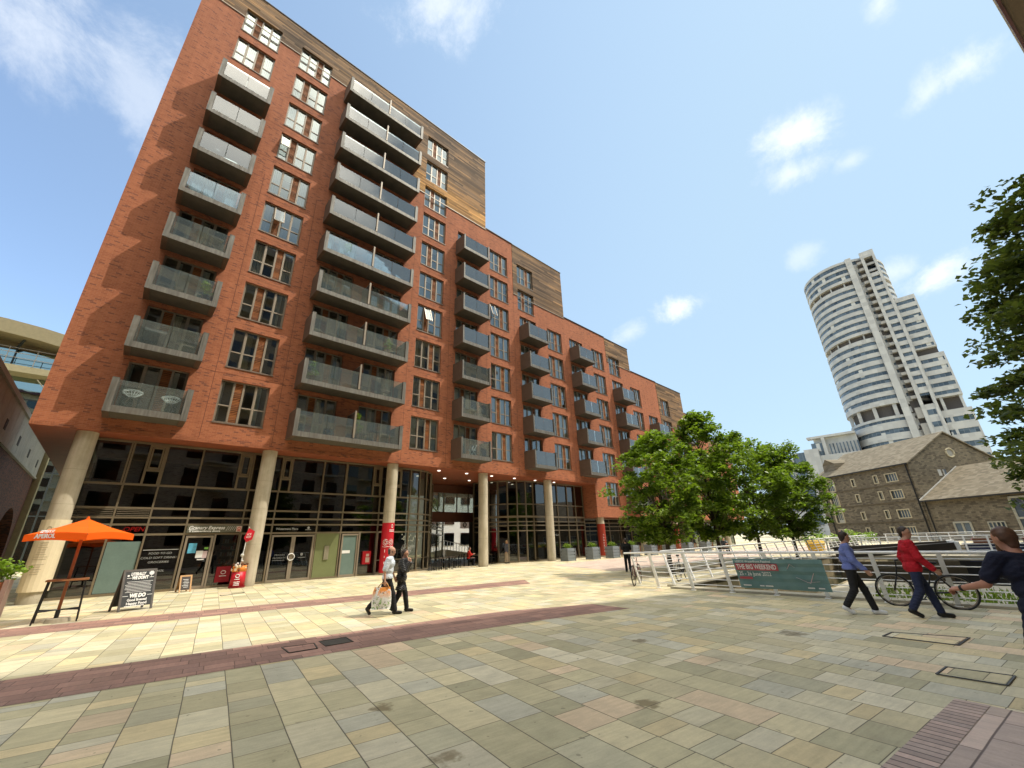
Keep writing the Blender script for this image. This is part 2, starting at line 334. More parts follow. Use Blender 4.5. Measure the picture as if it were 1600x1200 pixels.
M_SOFFIT = plain('soffit_boarding', (.27,.075,.035), .55, var=.25, scale=2)
M_FRAME = plain('taupe_aluminium', (.27,.225,.17), .42, .2, .12, 2)
M_FRAME_D = plain('bronze_aluminium', (.20,.16,.105), .4, .25, .15, 2)
M_COPING = plain('dark_coping', (.045,.04,.038), .5, .3)
M_SILL = plain('sill_metal', (.16,.12,.09), .5, .3)
def zinc():
    t = NT('stained_zinc_sheet'); x, y, z = t.sep(t.pos())[:3]
    s = t.noise(t.comb(t.math('MULTIPLY', x, 9.0), t.math('MULTIPLY', y, 9.0), t.math('MULTIPLY', z, .8)), 1.0, 5); n = t.noise(t.pos(), 3, 5)
    c = t.mix(t.maprange(s, .3, .72), (.085,.078,.065), (.20,.19,.165)); c = t.mix(t.maprange(n, .5, .8), c, (.12,.10,.075)); t.principled(c, .55, .25, .4); return t.m
M_ZINC = zinc()
M_PLATE = plain('balcony_side_sheet', (.115,.078,.055), .6, .2, .2, 3)
M_UNDER = plain('balcony_underside', (.085,.078,.062), .8, 0, .3, 2)
M_GLASS = glass('window_glass', (.80,.86,.84), .13, gcol=(.92,1,.99))
M_BGLASS = glass('balustrade_glass', (.84,.91,.89), .08, .08, (.56,.66,.63))
M_SGLASS = glass('shop_glass', (.20,.22,.19), .05)
M_TGLASS = glass('tinted_office_glass', (.05,.07,.09), .30, gcol=(.62,.76,.9))
M_CURT = plain('net_curtain', (.72,.73,.70), .9, 0, .1, 8)
M_CURT2 = plain('beige_blind', (.52,.48,.36), .9, 0, .1, 8)
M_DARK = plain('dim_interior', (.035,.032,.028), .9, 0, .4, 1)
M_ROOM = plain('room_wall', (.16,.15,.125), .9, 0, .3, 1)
_t = NT('precast_concrete'); _x, _y, _z = _t.sep(_t.pos())[:3]; _s = _t.noise(_t.comb(_t.math('MULTIPLY', _x, 7.0), _t.math('MULTIPLY', _y, 7.0), _t.math('MULTIPLY', _z, .5)), 1.0, 5); _n = _t.noise(_t.pos(), 2.2, 6); _p = _t.noise(_t.pos(), 24, 2)
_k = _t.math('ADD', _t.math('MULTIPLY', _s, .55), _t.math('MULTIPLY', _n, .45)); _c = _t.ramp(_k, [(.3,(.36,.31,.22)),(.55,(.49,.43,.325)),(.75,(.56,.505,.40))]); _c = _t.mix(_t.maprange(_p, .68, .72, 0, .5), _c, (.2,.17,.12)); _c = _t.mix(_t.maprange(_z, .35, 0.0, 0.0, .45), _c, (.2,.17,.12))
_t.principled(_c, .8, 0, .3, _t.bump(_p, .3, .01)); M_CONC = _t.m
M_WHITE = plain('white_paint', (.80,.80,.78), .45, 0, .06, 2)
M_BLACK = plain('black_metal', (.02,.02,.02), .45, .3, .3, 4)
M_LETTER = plain('white_lettering', (.78,.78,.76), .5, 0, .02)
M_REDP = plain('red_vinyl', (.50,.012,.025), .45, 0, .1, 3)
M_OLIVE = plain('olive_panel', (.17,.19,.085), .3, 0, .1, 2)
M_TEAL = plain('frosted_film', (.14,.20,.18), .25, 0, .14, 2)
M_WATER = None

# ------------------------------------------------------------------ ground
BX0, BY1, WZ = 14.95, 7.75, -1.15           # canal basin: quay edges and water level
g = MB()
for (x0,x1,y0,y1) in ((-1500,BX0,-1500,BY1),(-1500,1500,BY1,1500),(BX0,62,-1500,-45),(62,1500,-1500,BY1)):
    g.quad((x0,y0,0),(x1,y0,0),(x1,y1,0),(x0,y1,0))
struct(g.build('ground', M_PAVE))
def band(name, pts, m, z=.004): return struct(MB().poly([uvw(u, v, z) for u, v in pts]).build(name, m))
band('dark_paver_band', [(-45,8.47),(4.1,8.47),(6.4,8.35),(9.0,8.03),(8.87,9.26),(6.5,10.0),(4.9,10.12),(-45,10.12)], M_RED)
band('thin_paver_band', [(-45,15.3),(11.15,15.2),(12.0,16.8),(-45,16.75)], M_RED)
band('pink_paver_band', [(18.1,17.0),(19.4,16.75),(25,17.9),(60,17.9),(60,26.4),(28.2,26.4),(19.8,24.4)], M_PINK)
band('pink_paver_corner', [(-45,-30),(6.75,-30),(6.75,1.46),(-45,1.46)], M_PINK)
band('edge_brick_course', [(-45,1.46),(6.75,1.46),(6.75,1.72),(-45,1.72)], M_EDGE, .008)
M_WATER = NT('canal_water'); _n = M_WATER.noise(M_WATER.pos(), 2.2, 4); _m = M_WATER.noise(M_WATER.pos(), .25, 3)
M_WATER.principled(M_WATER.mix(_m, (.020,.026,.012), (.05,.05,.025)), .06, 0, .5, M_WATER.bump(_n, .25, .05)); M_WATER = M_WATER.m
struct(MB().quad((BX0-.5,-50,WZ),(62.5,-50,WZ),(62.5,BY1+.5,WZ),(BX0-.5,BY1+.5,WZ)).build('water', M_WATER))
M_QUAY = brick('quay_stone', (.34,.28,.17), (.24,.19,.11), (.14,.12,.06), (.10,.08,.05), bw=1.1, bh=.42, weather=.45, mw=.03)
M_COPE = plain('coping_stone', (.40,.36,.27), .8, 0, .2, 1.2)
q = MB(); q.box(BX0-.5, BX0, -45, BY1, -2.5, -.02); q.box(BX0-.5, 62, BY1, BY1+.5, -2.5, -.02); q.box(62, 62.5, -45, BY1, -2.5, -.02)
tag(q.build('quay_wall', M_QUAY), 'stone quay wall lining the canal basin behind the white railings', 'wall')
k = MB(); k.box(BX0-.45, BX0+.06, -45, BY1+.06, .006, .06); k.box(BX0+.06, 62, BY1-.06, BY1+.45, .006, .06)
tag(k.build('quay_coping', M_COPE), 'pale stone kerb along the edge of the canal basin', 'kerb')

# manhole covers and drain frames
M_LID = plain('cover_iron', (.085,.08,.07), .55, .3, .3, 6)
def cover(pts, label, lid):
    P = [Vector(uvw(*p, .012)) for p in pts]
    t = thing('manhole_cover', label, 'manhole cover', tuple(sum(P, Vector())/4), 0, 'covers let into the paving')
    f = MB()
    for a, b in zip(P, P[1:]+P[:1]): f.bar(a, b, .02, .010)
    f.build('frame', M_LID, t)
    C = sum(P, Vector())/4; MB().poly([C+(p-C)*.93 for p in P][::-1] if (P[1]-P[0]).cross(P[2]-P[1]).z < 0 else [C+(p-C)*.93 for p in P]).build('lid', lid, t)
cover([(1.33,9.5),(1.38,8.95),(1.83,8.97),(1.86,9.45)], 'paver filled cover in the dark red band, beside the blue grey one', M_RED)
cover([(1.97,9.56),(1.99,9.05),(2.47,9.08),(2.46,9.58)], 'blue grey iron cover in the dark red band', M_LID)
cover([(9.59,3.1),(10.05,3.1),(10.4,2.2),(9.65,2.2)], 'slab filled cover frame nearer the railing on the right', M_PAVE)
cover([(7.64,2.04),(8.1,2.04),(8.2,1.46),(7.68,1.46)], 'slab filled cover frame by the corner of the pink setts', M_PAVE)
cover([(.5,21.6),(.55,21.2),(1.35,21.8),(1.3,22.1)], 'small frame in the paving in front of the shop door', M_PAVE)

# ------------------------------------------------------------------ apartment building
FY = 24.6; PF = 3.015
def sill(f): return 7.74+(f-1)*PF
def head(f): return 10.02+(f-1)*PF
BLD = thing('apartment_building', 'stepped red brick apartment block with cedar upper parts, balconies and glazed ground floor', 'building', (20, FY, 0))
def bpart(mb, name, m, parent=None, smooth=False, label=None): return mb.build(name, m, parent or BLD, smooth, True, label)
win_cols = [('B',2.42,range(1,11)),('D',13.43,range(1,11)),('F',20.72,range(1,8)),('H',28.3,range(1,6)),('J',35.75,range(0,6)),('A',-1.2,(9,10)),('G',24.25,(6,7)),('K',39.05,(5,)),
            ('L',43.15,range(0,5)),('N',50.45,range(0,5)),('P',57.9,range(0,4)),('R',65.2,range(0,3))]
WW = 2.25
windows = [(c, x, f) for c, x, fl in win_cols for f in fl]
doors = [('A',-1.2,f) for f in range(1,9)]+[('C',6.12,f) for f in range(1,11)]+[('C',9.72,f) for f in range(1,11)]
for c, x, fl in (('E',17.0,range(1,8)),('G',24.42,range(1,6)),('I',31.85,range(1,6)),('K',39.3,range(0,5)),('M',46.75,range(0,4)),('O',54.2,range(0,4)),('Q',61.6,range(0,3))):
    doors += [(c, x, f) for f in fl]
DZ0 = -.12
holes = [(x, x+WW, sill(f), head(f)) for c, x, f in windows]+[(x, x+WW, sill(f)+DZ0, head(f)) for c, x, f in doors]
regions = [(-3.45,12.3,6.62,36.2,0),(12.3,20.2,6.62,30.15,0),(20.2,23.66,6.62,30.25,0),(23.66,31.2,6.62,24.3,0),(31.2,33.9,6.62,24.4,0),(33.9,38.64,3.55,24.4,0),(38.64,43.64,3.55,21.3,0),(43.64,49.86,3.55,21.28,0),(49.86,57.0,3.55,15.35,0),(57.0,63.6,3.55,15.3,0),(63.6,72,3.55,12.3,0)]
cedar = [(-3.45,12.3,36.2,39.0),(12.3,20.2,30.15,39.0),(23.66,31.2,24.3,30.2),(38.64,43.64,21.3,24.3),(49.86,57.0,15.35,21.2),(57.0,60.5,15.3,18.2),(63.6,72,12.3,15.2)]
def pierced(mb, x0, x1, z0, z1, y, reveal, mi=0):
    hs = [h for h in holes if h[0] < x1-1e-3 and h[1] > x0+1e-3 and h[2] < z1-1e-3 and h[3] > z0+1e-3]
    xs = sorted({x0, x1, *[min(max(h[i], x0), x1) for h in hs for i in (0,1)]}); zs = sorted({z0, z1, *[min(max(h[i], z0), z1) for h in hs for i in (2,3)]})
    for a, b in zip(xs, xs[1:]):
        run = None
        for c, d in zip(zs, zs[1:]):
            cx, cz = (a+b)/2, (c+d)/2
            solid = not any(h[0] < cx < h[1] and h[2] < cz < h[3] for h in hs)
            if solid: run = (run[0], d) if run else (c, d)
            if (not solid or d == zs[-1]) and run:
                mb.quad((a,y,run[0]),(b,y,run[0]),(b,y,run[1]),(a,y,run[1]), mi); run = None
    for (a, b, c, d) in hs:                     # reveals
        a0, b0, c0, d0 = max(a,x0), min(b,x1), max(c,z0), min(d,z1); yb = y+reveal
        if c >= z0: mb.quad((a0,y,c),(b0,y,c),(b0,yb,c),(a0,yb,c), mi)
        if d <= z1: mb.quad((a0,yb,d),(b0,yb,d),(b0,y,d),(a0,y,d), mi)
        if a >= x0: mb.quad((a,y,c0),(a,yb,c0),(a,yb,d0),(a,y,d0), mi)
        if b <= x1: mb.quad((b,yb,c0),(b,y,c0),(b,y,d0),(b,yb,d0), mi)
w = MB()
for (x0,x1,z0,z1,mi) in regions: pierced(w, x0, x1, z0, z1, FY, .24)
BD = 41.0                                       # back of the block
w.quad((-3.45,BD,6.62),(-3.45,FY,6.62),(-3.45,FY,36.2),(-3.45,BD,36.2))
w.quad((33.9,FY,3.55),(33.9,30.5,3.55),(33.9,30.5,6.62),(33.9,FY,6.62))
w.quad((72,FY,3.55),(72,BD,3.55),(72,BD,15),(72,FY,15)); w.quad((72,BD,3.55),(33.9,BD,3.55),(33.9,BD,15.3),(72,BD,15.3)); w.quad((34,BD,6.62),(-3.45,BD,6.62),(-3.45,BD,38.9),(34,BD,24))
bpart(w, 'brick_wall', M_BRICK)
for (x0,x1,z0,z1) in cedar:
    c = MB(); pierced(c, x0, x1, z0, z1, FY-.03, .27)
    c.quad((x1,FY-.03,z0),(x1,BD-.05,z0),(x1,BD-.05,z1),(x1,FY-.03,z1)); c.quad((x0,BD-.05,z0),(x0,FY-.03,z0),(x0,FY-.03,z1),(x0,BD-.05,z1))
    c.quad((x0,FY-.03,z0),(x0,FY,z0),(x1,FY,z0),(x1,FY-.03,z0))
    bpart(c, 'cedar_cladding', M_TIMBER)
    bpart(MB().box(x0-.02, x1+.05, FY-.06, FY-.02, z0-.07, z0-.005), 'flashing', M_FRAME)
rf = MB()
for (x0,x1,z) in ((-3.45,20.2,38.9),(20.2,23.66,30.1),(23.66,31.2,30.1),(31.2,38.64,24.3),(38.64,43.64,24.2),(43.64,49.86,21.1),(49.86,57,21.1),(57,60.5,18.1),(60.5,63.6,15.2),(63.6,72,15.1)):
    rf.quad((x0,FY,z),(x1,FY,z),(x1,BD,z),(x0,BD,z))
bpart(rf, 'roof', plain('roof_felt', (.12,.115,.11), .9))
cp = MB()
for (x0,x1,z) in ((-3.5,20.26,39.0),(20.26,23.66,30.25),(23.66,31.26,30.2),(31.26,38.64,24.4),(38.64,43.70,24.3),(43.70,49.86,21.28),(49.86,57.06,21.2),(57.06,60.56,18.2),(60.56,63.6,15.3),(63.6,72.06,15.2)):
    cp.box(x0, x1, FY-.075, FY+.25, z, z+.07)
cp.box(-3.5,-3.2,FY+.25,BD,39.0,39.07); cp.box(20.0,20.26,FY+.25,BD,39.0,39.07); cp.box(31.0,31.26,FY+.25,BD,30.2,30.27)
bpart(cp, 'parapet_coping', M_COPING)
# soffits over the recessed ground floor, with a projecting soldier course along the brick edge
sf = MB(); sf.quad((-3.45,BD,6.62),(33.9,BD,6.62),(33.9,FY,6.62),(-3.45,FY,6.62)); sf.quad((33.9,BD,3.55),(72,BD,3.55),(72,FY,3.55),(33.9,FY,3.55))
bpart(sf, 'soffit', M_SOFFIT)
sc = MB(); xx = -3.45
while xx < 33.8: sc.box(xx, xx+.062, FY-.028, FY-.002, 6.63, 6.83); xx += .075
bpart(sc, 'soldier_course', M_BRICK)
mj = MB()
for x in (-2.3+4.35, 4.98+.25, 12.85, 16.35, 20.2, 23.66, 31.2, 38.64): mj.box(x-.012, x+.012, FY-.004, FY-.001, 6.84, 24 if x < 31 else 21)
for f in range(2, 11): mj.box(1.5, 5.6, FY-.004, FY-.001, sill(f)-.42, sill(f)-.405); mj.box(12.6, 16.6 if f > 8 else 19.9, FY-.004, FY-.001, sill(f)-.42, sill(f)-.405)
mj.each('movement_joint', plain('joint_sealant', (.13,.05,.03), .9), BLD)
inter = MB(); TOPS = ((-3.3,20.1,38.9),(20.1,31.1,30.1),(31.1,43.6,24.15),(43.6,56.9,21.05),(56.9,60.4,18.0),(60.4,71.9,15.0))
for (a, b, zt) in TOPS: inter.quad((a,FY+1.3,3.6 if a > 33 else 6.7),(b,FY+1.3,3.6 if a > 33 else 6.7),(b,FY+1.3,zt),(a,FY+1.3,zt))
for (a, b, zt) in TOPS:
    for f in range(0, 12):
        for zz, yy in ((sill(f)-.25,FY+.2),(head(f)+.25,FY+.26)):
            if 6.7 < zz < zt: inter.quad((a,yy,zz),(b,yy,zz),(b,FY+1.3,zz),(a,FY+1.3,zz))
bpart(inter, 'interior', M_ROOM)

# windows and balcony doors: one mesh per pattern, then copies
rnd = random.Random(5)
def layout(pat):
    ws = {'P': .585, 'T': .42}; tot = sum(ws[c] for c in pat); k = (WW-.06)/tot; x = .03; out = []
    for c in pat: out.append((c, x, x+ws[c]*k)); x += ws[c]*k
    return out
MESH = {}
def mesh_for(key, fn, mats):
    if key not in MESH:
        mb = MB(); fn(mb); o = mb.build(key[0], mats); MESH[key] = o.data; bpy.data.objects.remove(o)
    return MESH[key]
def put(name, me, parent, loc):
    o = bpy.data.objects.new(name, me); COL.objects.link(o); o.parent = parent; o.location = loc; o['_o'] = (0,0,0); return o
def frame_fn(pat, h, door):
    def fn(mb):
        mb.box(0, WW, 0, .09, 0, .06); mb.box(0, WW, 0, .09, h-.06, h); mb.box(0, .05, .0, .09, .06, h-.06); mb.box(WW-.05, WW, 0, .09, .06, h-.06)
        for c, a, b in layout(pat):
            if a > .1: mb.box(a-.035, a+.035, -.004, .09, .06, h-.06)
            if c == 'P':
                zt = .92 if not door else .80
                mb.box(a+.035, b-.035, .005, .07, zt-.035, zt+.035)
                for z0, z1 in ((.06, zt-.035), (zt+.035, h-.06)):      # inner sash rim
                    mb.box(a+.035, a+.065, .012, .07, z0, z1); mb.box(b-.065, b-.035, .012, .07, z0, z1)
    return fn
def pane_fn(pat, h, door):
    def fn(mb):
        for c, a, b in layout(pat):
            if c == 'P':
                zt = .92 if not door else .80; s = .004*rnd.uniform(-1, 1)
                for z0, z1 in ((.06, zt-.03), (zt+.03, h-.06)):
                    tl = rnd.uniform(-.006, .006); mb.quad((a+.03,.045+s,z0),(b-.03,.045-s,z0),(b-.03,.045-s+tl,z1),(a+.03,.045+s+tl,z1))
    return fn
def louvre_fn(pat, h):
    def fn(mb):
        for c, a, b in layout(pat):
            if c == 'T':
                z = .07
                while z < h-.1:
                    mb.add([(a+.036,.03,z),(b-.036,.03,z),(b-.036,.075,z+.07),(a+.036,.075,z+.07)], [(0,1,2,3)]); mb.add([(a+.036,.03,z),(b-.036,.03,z),(b-.036,.03,z+.04),(a+.036,.03,z+.04)], [(0,1,2,3)]); z += .08
                mb.quad((a+.03,.08,.06),(b-.03,.08,.06),(b-.03,.08,h-.06),(a+.03,.08,h-.06))
    return fn
def curtain_fn(pat, h, seed):
    r = random.Random(seed)
    def fn(mb):
        for c, a, b in layout(pat):
            if c != 'P': continue
            kind = r.choice(['full','full','full','half','blind','side'] if seed < 6 else ['none','side','none','half'])
            if kind == 'none': continue
            n = 14; z0, z1 = .08, h-.08
            if kind == 'blind': z0 = h*r.uniform(.45, .8)
            xa, xb = a+.02, b-.02
            if kind == 'half': xb = a+(b-a)*r.uniform(.45, .7)
            if kind == 'side': xb = a+(b-a)*.28
            pts = [(xa+(xb-xa)*i/n, .16+(0 if kind == 'blind' else .025*math.sin(i*2.3+seed))) for i in range(n+1)]
            for (p, q) in zip(pts, pts[1:]): mb.quad((p[0],p[1],z0),(q[0],q[1],z0),(q[0],q[1],z1),(p[0],p[1],z1))
        if not mb.f: mb.quad((.1,.2,.1),(.3,.2,.1),(.3,.2,h-.1),(.1,.2,h-.1))
    return fn
def unit(name, x, z, h, pat, door, seed):
    o = put(name, mesh_for((name,pat,door), frame_fn(pat, h, door), [M_FRAME]), BLD, (x-20, .13, z))
    put('glass_pane', mesh_for(('glass_pane',pat,door), pane_fn(pat, h, door), [M_GLASS]), o, (0,0,0))
    put('timber_louvre', mesh_for(('timber_louvre',pat,door), louvre_fn(pat, h), [M_LOUVRE]), o, (0,0,0))
    put('curtain', mesh_for(('curtain',pat,door,seed), curtain_fn(pat, h, seed), [M_CURT if seed % 3 else M_CURT2]), o, (0,0,0))
    return o
special = {('B',7):'TPP', }
for c, x, f in windows:
    pat = 'PTPP' if (f + (0 if c in 'BD' else 1)) % 2 else 'PPTP'
    if c == 'D': pat = 'PPTP' if f % 2 else 'PTPP'
    h = head(f)-sill(f); low = f <= 3 and c in 'AB'
    o = unit('window', x, sill(f), h, pat, False, rnd.randint(6, 8) if low else rnd.randint(0, 5))
    put('sill', mesh_for(('sill',), lambda mb: mb.box(-.02, WW+.02, -.17, .05, -.075, 0), [M_SILL]), o, (0,0,0))
for c, x, f in doors:
    pat = 'PPTP' if (f+len(c)+int(x)) % 2 else 'PTPP'
    unit('balcony_door', x, sill(f)+DZ0, head(f)-sill(f)-DZ0, pat, True, rnd.randint(6, 8) if (f <= 3 and x < 15) else rnd.randint(0, 6))
# opened sashes
for (x, f, k) in ((2.42,7,0),(2.42,5,1),(13.43,4,1),(20.72,5,0)):
    s = MB(); a = x+.06+k*.58; z0 = sill(f)+.95; z1 = head(f)-.08; yb = FY+.12; yo = yb-.42
    for (p, q) in (((a,yo,z0),(a+.52,yo,z0)),((a,yb,z1),(a+.52,yb,z1)),((a,yo,z0),(a,yb,z1)),((a+.52,yo,z0),(a+.52,yb,z1))): s.bar(p, q, .05)
    o = bpart(s, 'open_sash', M_FRAME); bpart(MB().quad((a,yo,z0),(a+.52,yo,z0),(a+.52,yb,z1),(a,yb,z1)), 'glass_pane', M_GLASS, o)

# balconies
def balcony(x0, x1, f, pw, split=None, ext=0.0):
    z = 7.26+(f-1)*PF; yf = 23.34; L = x1-x0
    root = put('balcony', mesh_for(('balcony',round(L,2)), lambda mb: (mb.box(0, L, .02, FY-yf, 0, .22, 1), mb.box(0, L, -.02, .02, -.02, .25, 0), mb.box(.02, L-.02, .02, FY-yf, .22, .235, 1)), [M_ZINC, M_UNDER]), BLD, (x0-20, yf-FY, z))
    pm = mesh_for(('side_panel',pw), lambda mb: (mb.box(0, pw, .0, FY-yf, -.03, 1.46, 1), mb.box(-.006, pw+.006, -.045, 0, -.03, 1.47, 0), mb.box(-.008, pw+.008, -.05, FY-yf, 1.46, 1.49, 0)), [M_ZINC, M_PLATE])
    put('side_panel', pm, root, (-.004, 0, 0)); put('side_panel', pm, root, (L-pw+.004, 0, 0))
    n = max(2, round((L-2*pw)/1.45)); gw = (L-2*pw)/n
    def gl(mb):
        for i in range(n): mb.box(pw+i*gw+.012, pw+(i+1)*gw-.012, .03, .045, .27, 1.41)
    put('glass_balustrade', mesh_for(('glass_balustrade',round(L,2),pw), gl, [M_BGLASS]), root, (0,0,0))
    def tr(mb):
        mb.box(pw, L-pw, .022, .055, .245, .275)
    put('base_channel', mesh_for(('base_channel',round(L,2),pw), tr, [M_ZINC]), root, (0,0,0))
    if split is not None:
        def dv(mb):
            mb.box(-.05, .05, -.03, .05, .3, 1.95, 0); mb.box(-.02, .02, .05, FY-yf, .32, 1.85, 1); mb.box(-.035, .035, .05, FY-yf, 1.85, 1.9, 0)
        put('divider_screen', mesh_for(('divider_screen',), dv, [M_FRAME, M_PLATE]), root, (split-x0, 0, 0))
    return root
for f in range(1, 9): balcony(-1.47, 1.33, f, .22)
for f in range(1, 11): balcony(5.85, 12.2, f, .2, 9.1)
for c, x0, x1, fl in (('E',16.81,19.58,range(1,8)),('G',24.3,27.0,range(1,6)),('I',31.75,34.45,range(1,6)),('K',39.2,41.9,range(0,5)),('M',46.65,49.35,range(0,4)),('O',54.1,56.8,range(0,4)),('Q',61.5,64.2,range(0,3))):
    for f in fl: balcony(x0, x1, f, .12)
# ------------------------------------------------------------------ glazed ground floor
GY = 25.9
# plan of the glass line: straight, then a round corner into the passage
def arc(cx, cy, r, a0, a1, n): return [(cx+r*math.cos(R(a0+(a1-a0)*i/n)), cy+r*math.sin(R(a0+(a1-a0)*i/n))) for i in range(n+1)]
lineA = [(-1.62,40),(-1.62,33),(-1.62,GY)]+[(x,GY) for x in (-.14,1.1,2.53,4.82,6.25,8.55,9.95,12.25,13.1,14.4)]+arc(14.4,28.9,3.0,-90,0,6)[1:]+[(20.0,32),(23.2,36),(27.2,41)]
lineB = [(33.2,41),(29.2,36),(25.9,32.4)]+arc(26.6,29.8,3.7,180,270,7)+[(28.2,26.1),(29.8,26.1),(31.2,26.1),(32.4,26.1),(33.6,26.1)]
lineC = [(33.9,26.4)]+[(34+2.05*i,26.4) for i in range(1,19)]
ZT = 6.6
TR = [(.04,.12),(2.44,.09),(2.87,.08),(3.17,.08),(3.58,.09),(4.62,.09)]
def glaze(name, line, ztop, trs, skip=()):
    f = MB()
    for (p, q) in zip(line, line[1:]):
        for z, h in trs+[(ztop-.05,.09)]:
            if z < ztop: f.bar((p[0],p[1]-.02,z),(q[0],q[1]-.02,z), .13, h)
    for i, p in enumerate(line):
        if i in (0,) : continue
        f.box(p[0]-.035, p[0]+.035, p[1]-.09, p[1]+.06, 0, ztop)
    o = bpart(f, name, M_FRAME_D)
    gm = MB()
    for i, (p, q) in enumerate(zip(line, line[1:])):
        zs = [.1]+[z for z, h in trs if .5 < z < ztop-.2]+[ztop]
        for a, b in zip(zs, zs[1:]):
            if (i, round(a,2)) in skip: continue
            gm.quad((p[0],p[1]+.01,a),(q[0],q[1]+.01,a),(q[0],q[1]+.01,b),(p[0],p[1]+.01,b))
    bpart(gm, 'glass_pane', M_SGLASS, o)
    return o
SF = glaze('shopfront_frame', lineA, ZT, TR, skip={(5,.1),(7,.1),(9,.1),(11,.1),(10,.1)} & {(6,.1)})
glaze('shopfront_frame', lineB, ZT, [(.04,.1),(2.44,.08),(2.87,.08),(3.17,.08),(3.58,.16),(4.62,.08)])
glaze('shopfront_frame', lineC, 3.53, [(.04,.1),(2.35,.07),(2.75,.07),(3.1,.07)])
# upper lights of the tall glazing: narrow opening casements in taupe frames and slim mullions
def casement(x0, x1):
    m = MB(); z0, z1, zm = 4.66, 6.5, 5.3; y0, y1 = GY-.12, GY-.02
    for a, b in ((x0,x0+.09),(x1-.09,x1)): m.box(a, b, y0, y1, z0, z1)
    m.box(x0+.09, x1-.09, y0, y1, zm-.05, zm+.05); m.box(x0+.09, x1-.09, y0, y1, z1-.1, z1)
    for a, b in ((x0+.11,x0+.17),(x1-.17,x1-.11)): m.box(a, b, y0-.02, y1, zm+.07, z1-.12)
    m.box(x0+.17, x1-.17, y0-.02, y1, zm+.07, zm+.13); m.box(x0+.17, x1-.17, y0-.02, y1, z1-.18, z1-.12)
    bpart(m, 'casement_window', M_FRAME_D)
for a, b in ((.42,1.08),(4.15,4.76),(6.22,6.8),(11.65,12.22),(13.15,13.7)): casement(a, b)
MB().box(-.26,-.2,GY-.1,GY,4.66,6.5).box(9.86,9.92,GY-.1,GY,4.66,6.5).box(2.5,2.56,GY-.1,GY,4.66,6.5).each('mullion', M_FRAME_D, BLD)
# louvre strips above the shop
lv = MB()
for x0, x1 in ((-1.55,-.2),(-.08,1.04)):
    for i in range(4): z = 3.24+i*.08; lv.add([(x0,GY-.1,z),(x1,GY-.1,z),(x1,GY-.03,z+.05),(x0,GY-.03,z+.05)], [(0,1,2,3)])
bpart(lv, 'vent_louvre', M_FRAME_D)
# interior behind the glass
it = MB(); it.quad((-1.5,31.5,0),(17.3,31.5,0),(17.3,31.5,6.6),(-1.5,31.5,6.6)); it.quad((26.6,33,0),(72,33,0),(72,33,6.6),(26.6,33,6.6))
it.box(-1.5,14.2,GY+.25,31.4,3.62,4.55); it.box(27.0,33.7,26.5,32.4,3.6,4.5)
it.quad((-1.5,GY+.1,.015),(17.3,GY+.1,.015),(17.3,31.5,.015),(-1.5,31.5,.015))
it.box(6.1,6.2,GY+.2,31.4,.02,3.6); it.box(12.5,12.6,GY+.2,31.4,.02,3.6); it.box(4.95,5.05,GY+.3,31.4,.02,3.6)
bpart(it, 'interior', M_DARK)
# things seen through or stuck on the glass
bl = MB(); 
for i in range(24): x = 9.98+i*.07; bl.box(x, x+.062, GY+.06, GY+.075, 4.68, 6.5)
bpart(bl, 'vertical_blind', plain('pale_green_blind', (.38,.44,.29), .8, 0, .06, 4))
bpart(MB().box(8.62,9.9,GY-.05,GY-.035,.1,2.40), 'olive_panel', M_OLIVE)
bpart(MB().box(-.08,1.04,GY-.03,GY-.018,.12,2.15), 'frosted_panel', M_TEAL)
bpart(MB().box(-1.5,-.95,GY+.05,GY+.1,.1,2.3), 'shop_curtain', plain('olive_curtain', (.26,.30,.17), .9))
bpart(MB().quad((-1.45,GY+.9,3.7),(-1.45,GY+.9,3.7),(-1.4,GY+.9,3.7),(-1.4,GY+.9,3.7)), 'interior', M_DARK) if False else None
def door(x0, x1, z1, name='door', m=M_FRAME, fill=None, y=GY-.06, handle=None):
    f = MB(); t = .09
    f.box(x0, x0+t, y-.05, y+.04, .02, z1); f.box(x1-t, x1, y-.05, y+.04, .02, z1); f.box(x0+t, x1-t, y-.05, y+.04, z1-t, z1); f.box(x0+t, x1-t, y-.05, y+.04, .02, .14)
    o = bpart(f, name, m)
    if fill: bpart(MB().quad((x0+t,y,.14),(x1-t,y,.14),(x1-t,y,z1-t),(x0+t,y,z1-t)), 'door_pane', fill, o)
    if handle == 'bar': bpart(MB().box(x1-t-.02,x1-t+.02,y-.12,y-.08,.8,1.5), 'handle', M_FRAME, o)
    if handle == 'ring':
        bpart(MB().tube([(x1-.02+.17*math.cos(2*math.pi*i/20), y-.1, 1.22+.17*math.sin(2*math.pi*i/20)) for i in range(20)], .024, 8, closed=True), 'ring_handle', M_LETTER, o, True)
    return o
d1 = door(2.62, 3.72, 2.36, handle='bar')
d2 = door(6.32, 7.40, 2.34, 'entrance_door', handle='ring'); d3 = door(7.41, 8.49, 2.34, 'entrance_door')
d4 = door(10.05, 11.05, 2.36, 'side_door', fill=M_TEAL)
MB().box(11.06,11.14,GY-.16,GY-.02,0,2.44).box(12.2,12.3,GY-.16,GY-.02,0,2.44).each('door_jamb', M_FRAME, BLD)
# intercom, fire box, notices
bpart(MB().box(9.12,9.38,GY-.11,GY-.052,1.0,1.72), 'intercom_panel', plain('steel_plate', (.36,.33,.25), .35, .6))
o = bpart(MB().box(11.42,11.92,GY-.14,GY-.02,.62,1.35), 'red_cabinet', M_REDP); bpart(MB().box(11.62,11.8,GY-.15,GY-.142,1.05,1.2).box(11.6,11.84,GY-.15,GY-.142,.72,1.0), 'notice', plain('cabinet_notice', (.62,.5,.45)), o)
bpart(MB().box(10.15,10.62,GY-.075,GY-.066,1.28,1.44), 'door_notice', M_LETTER)
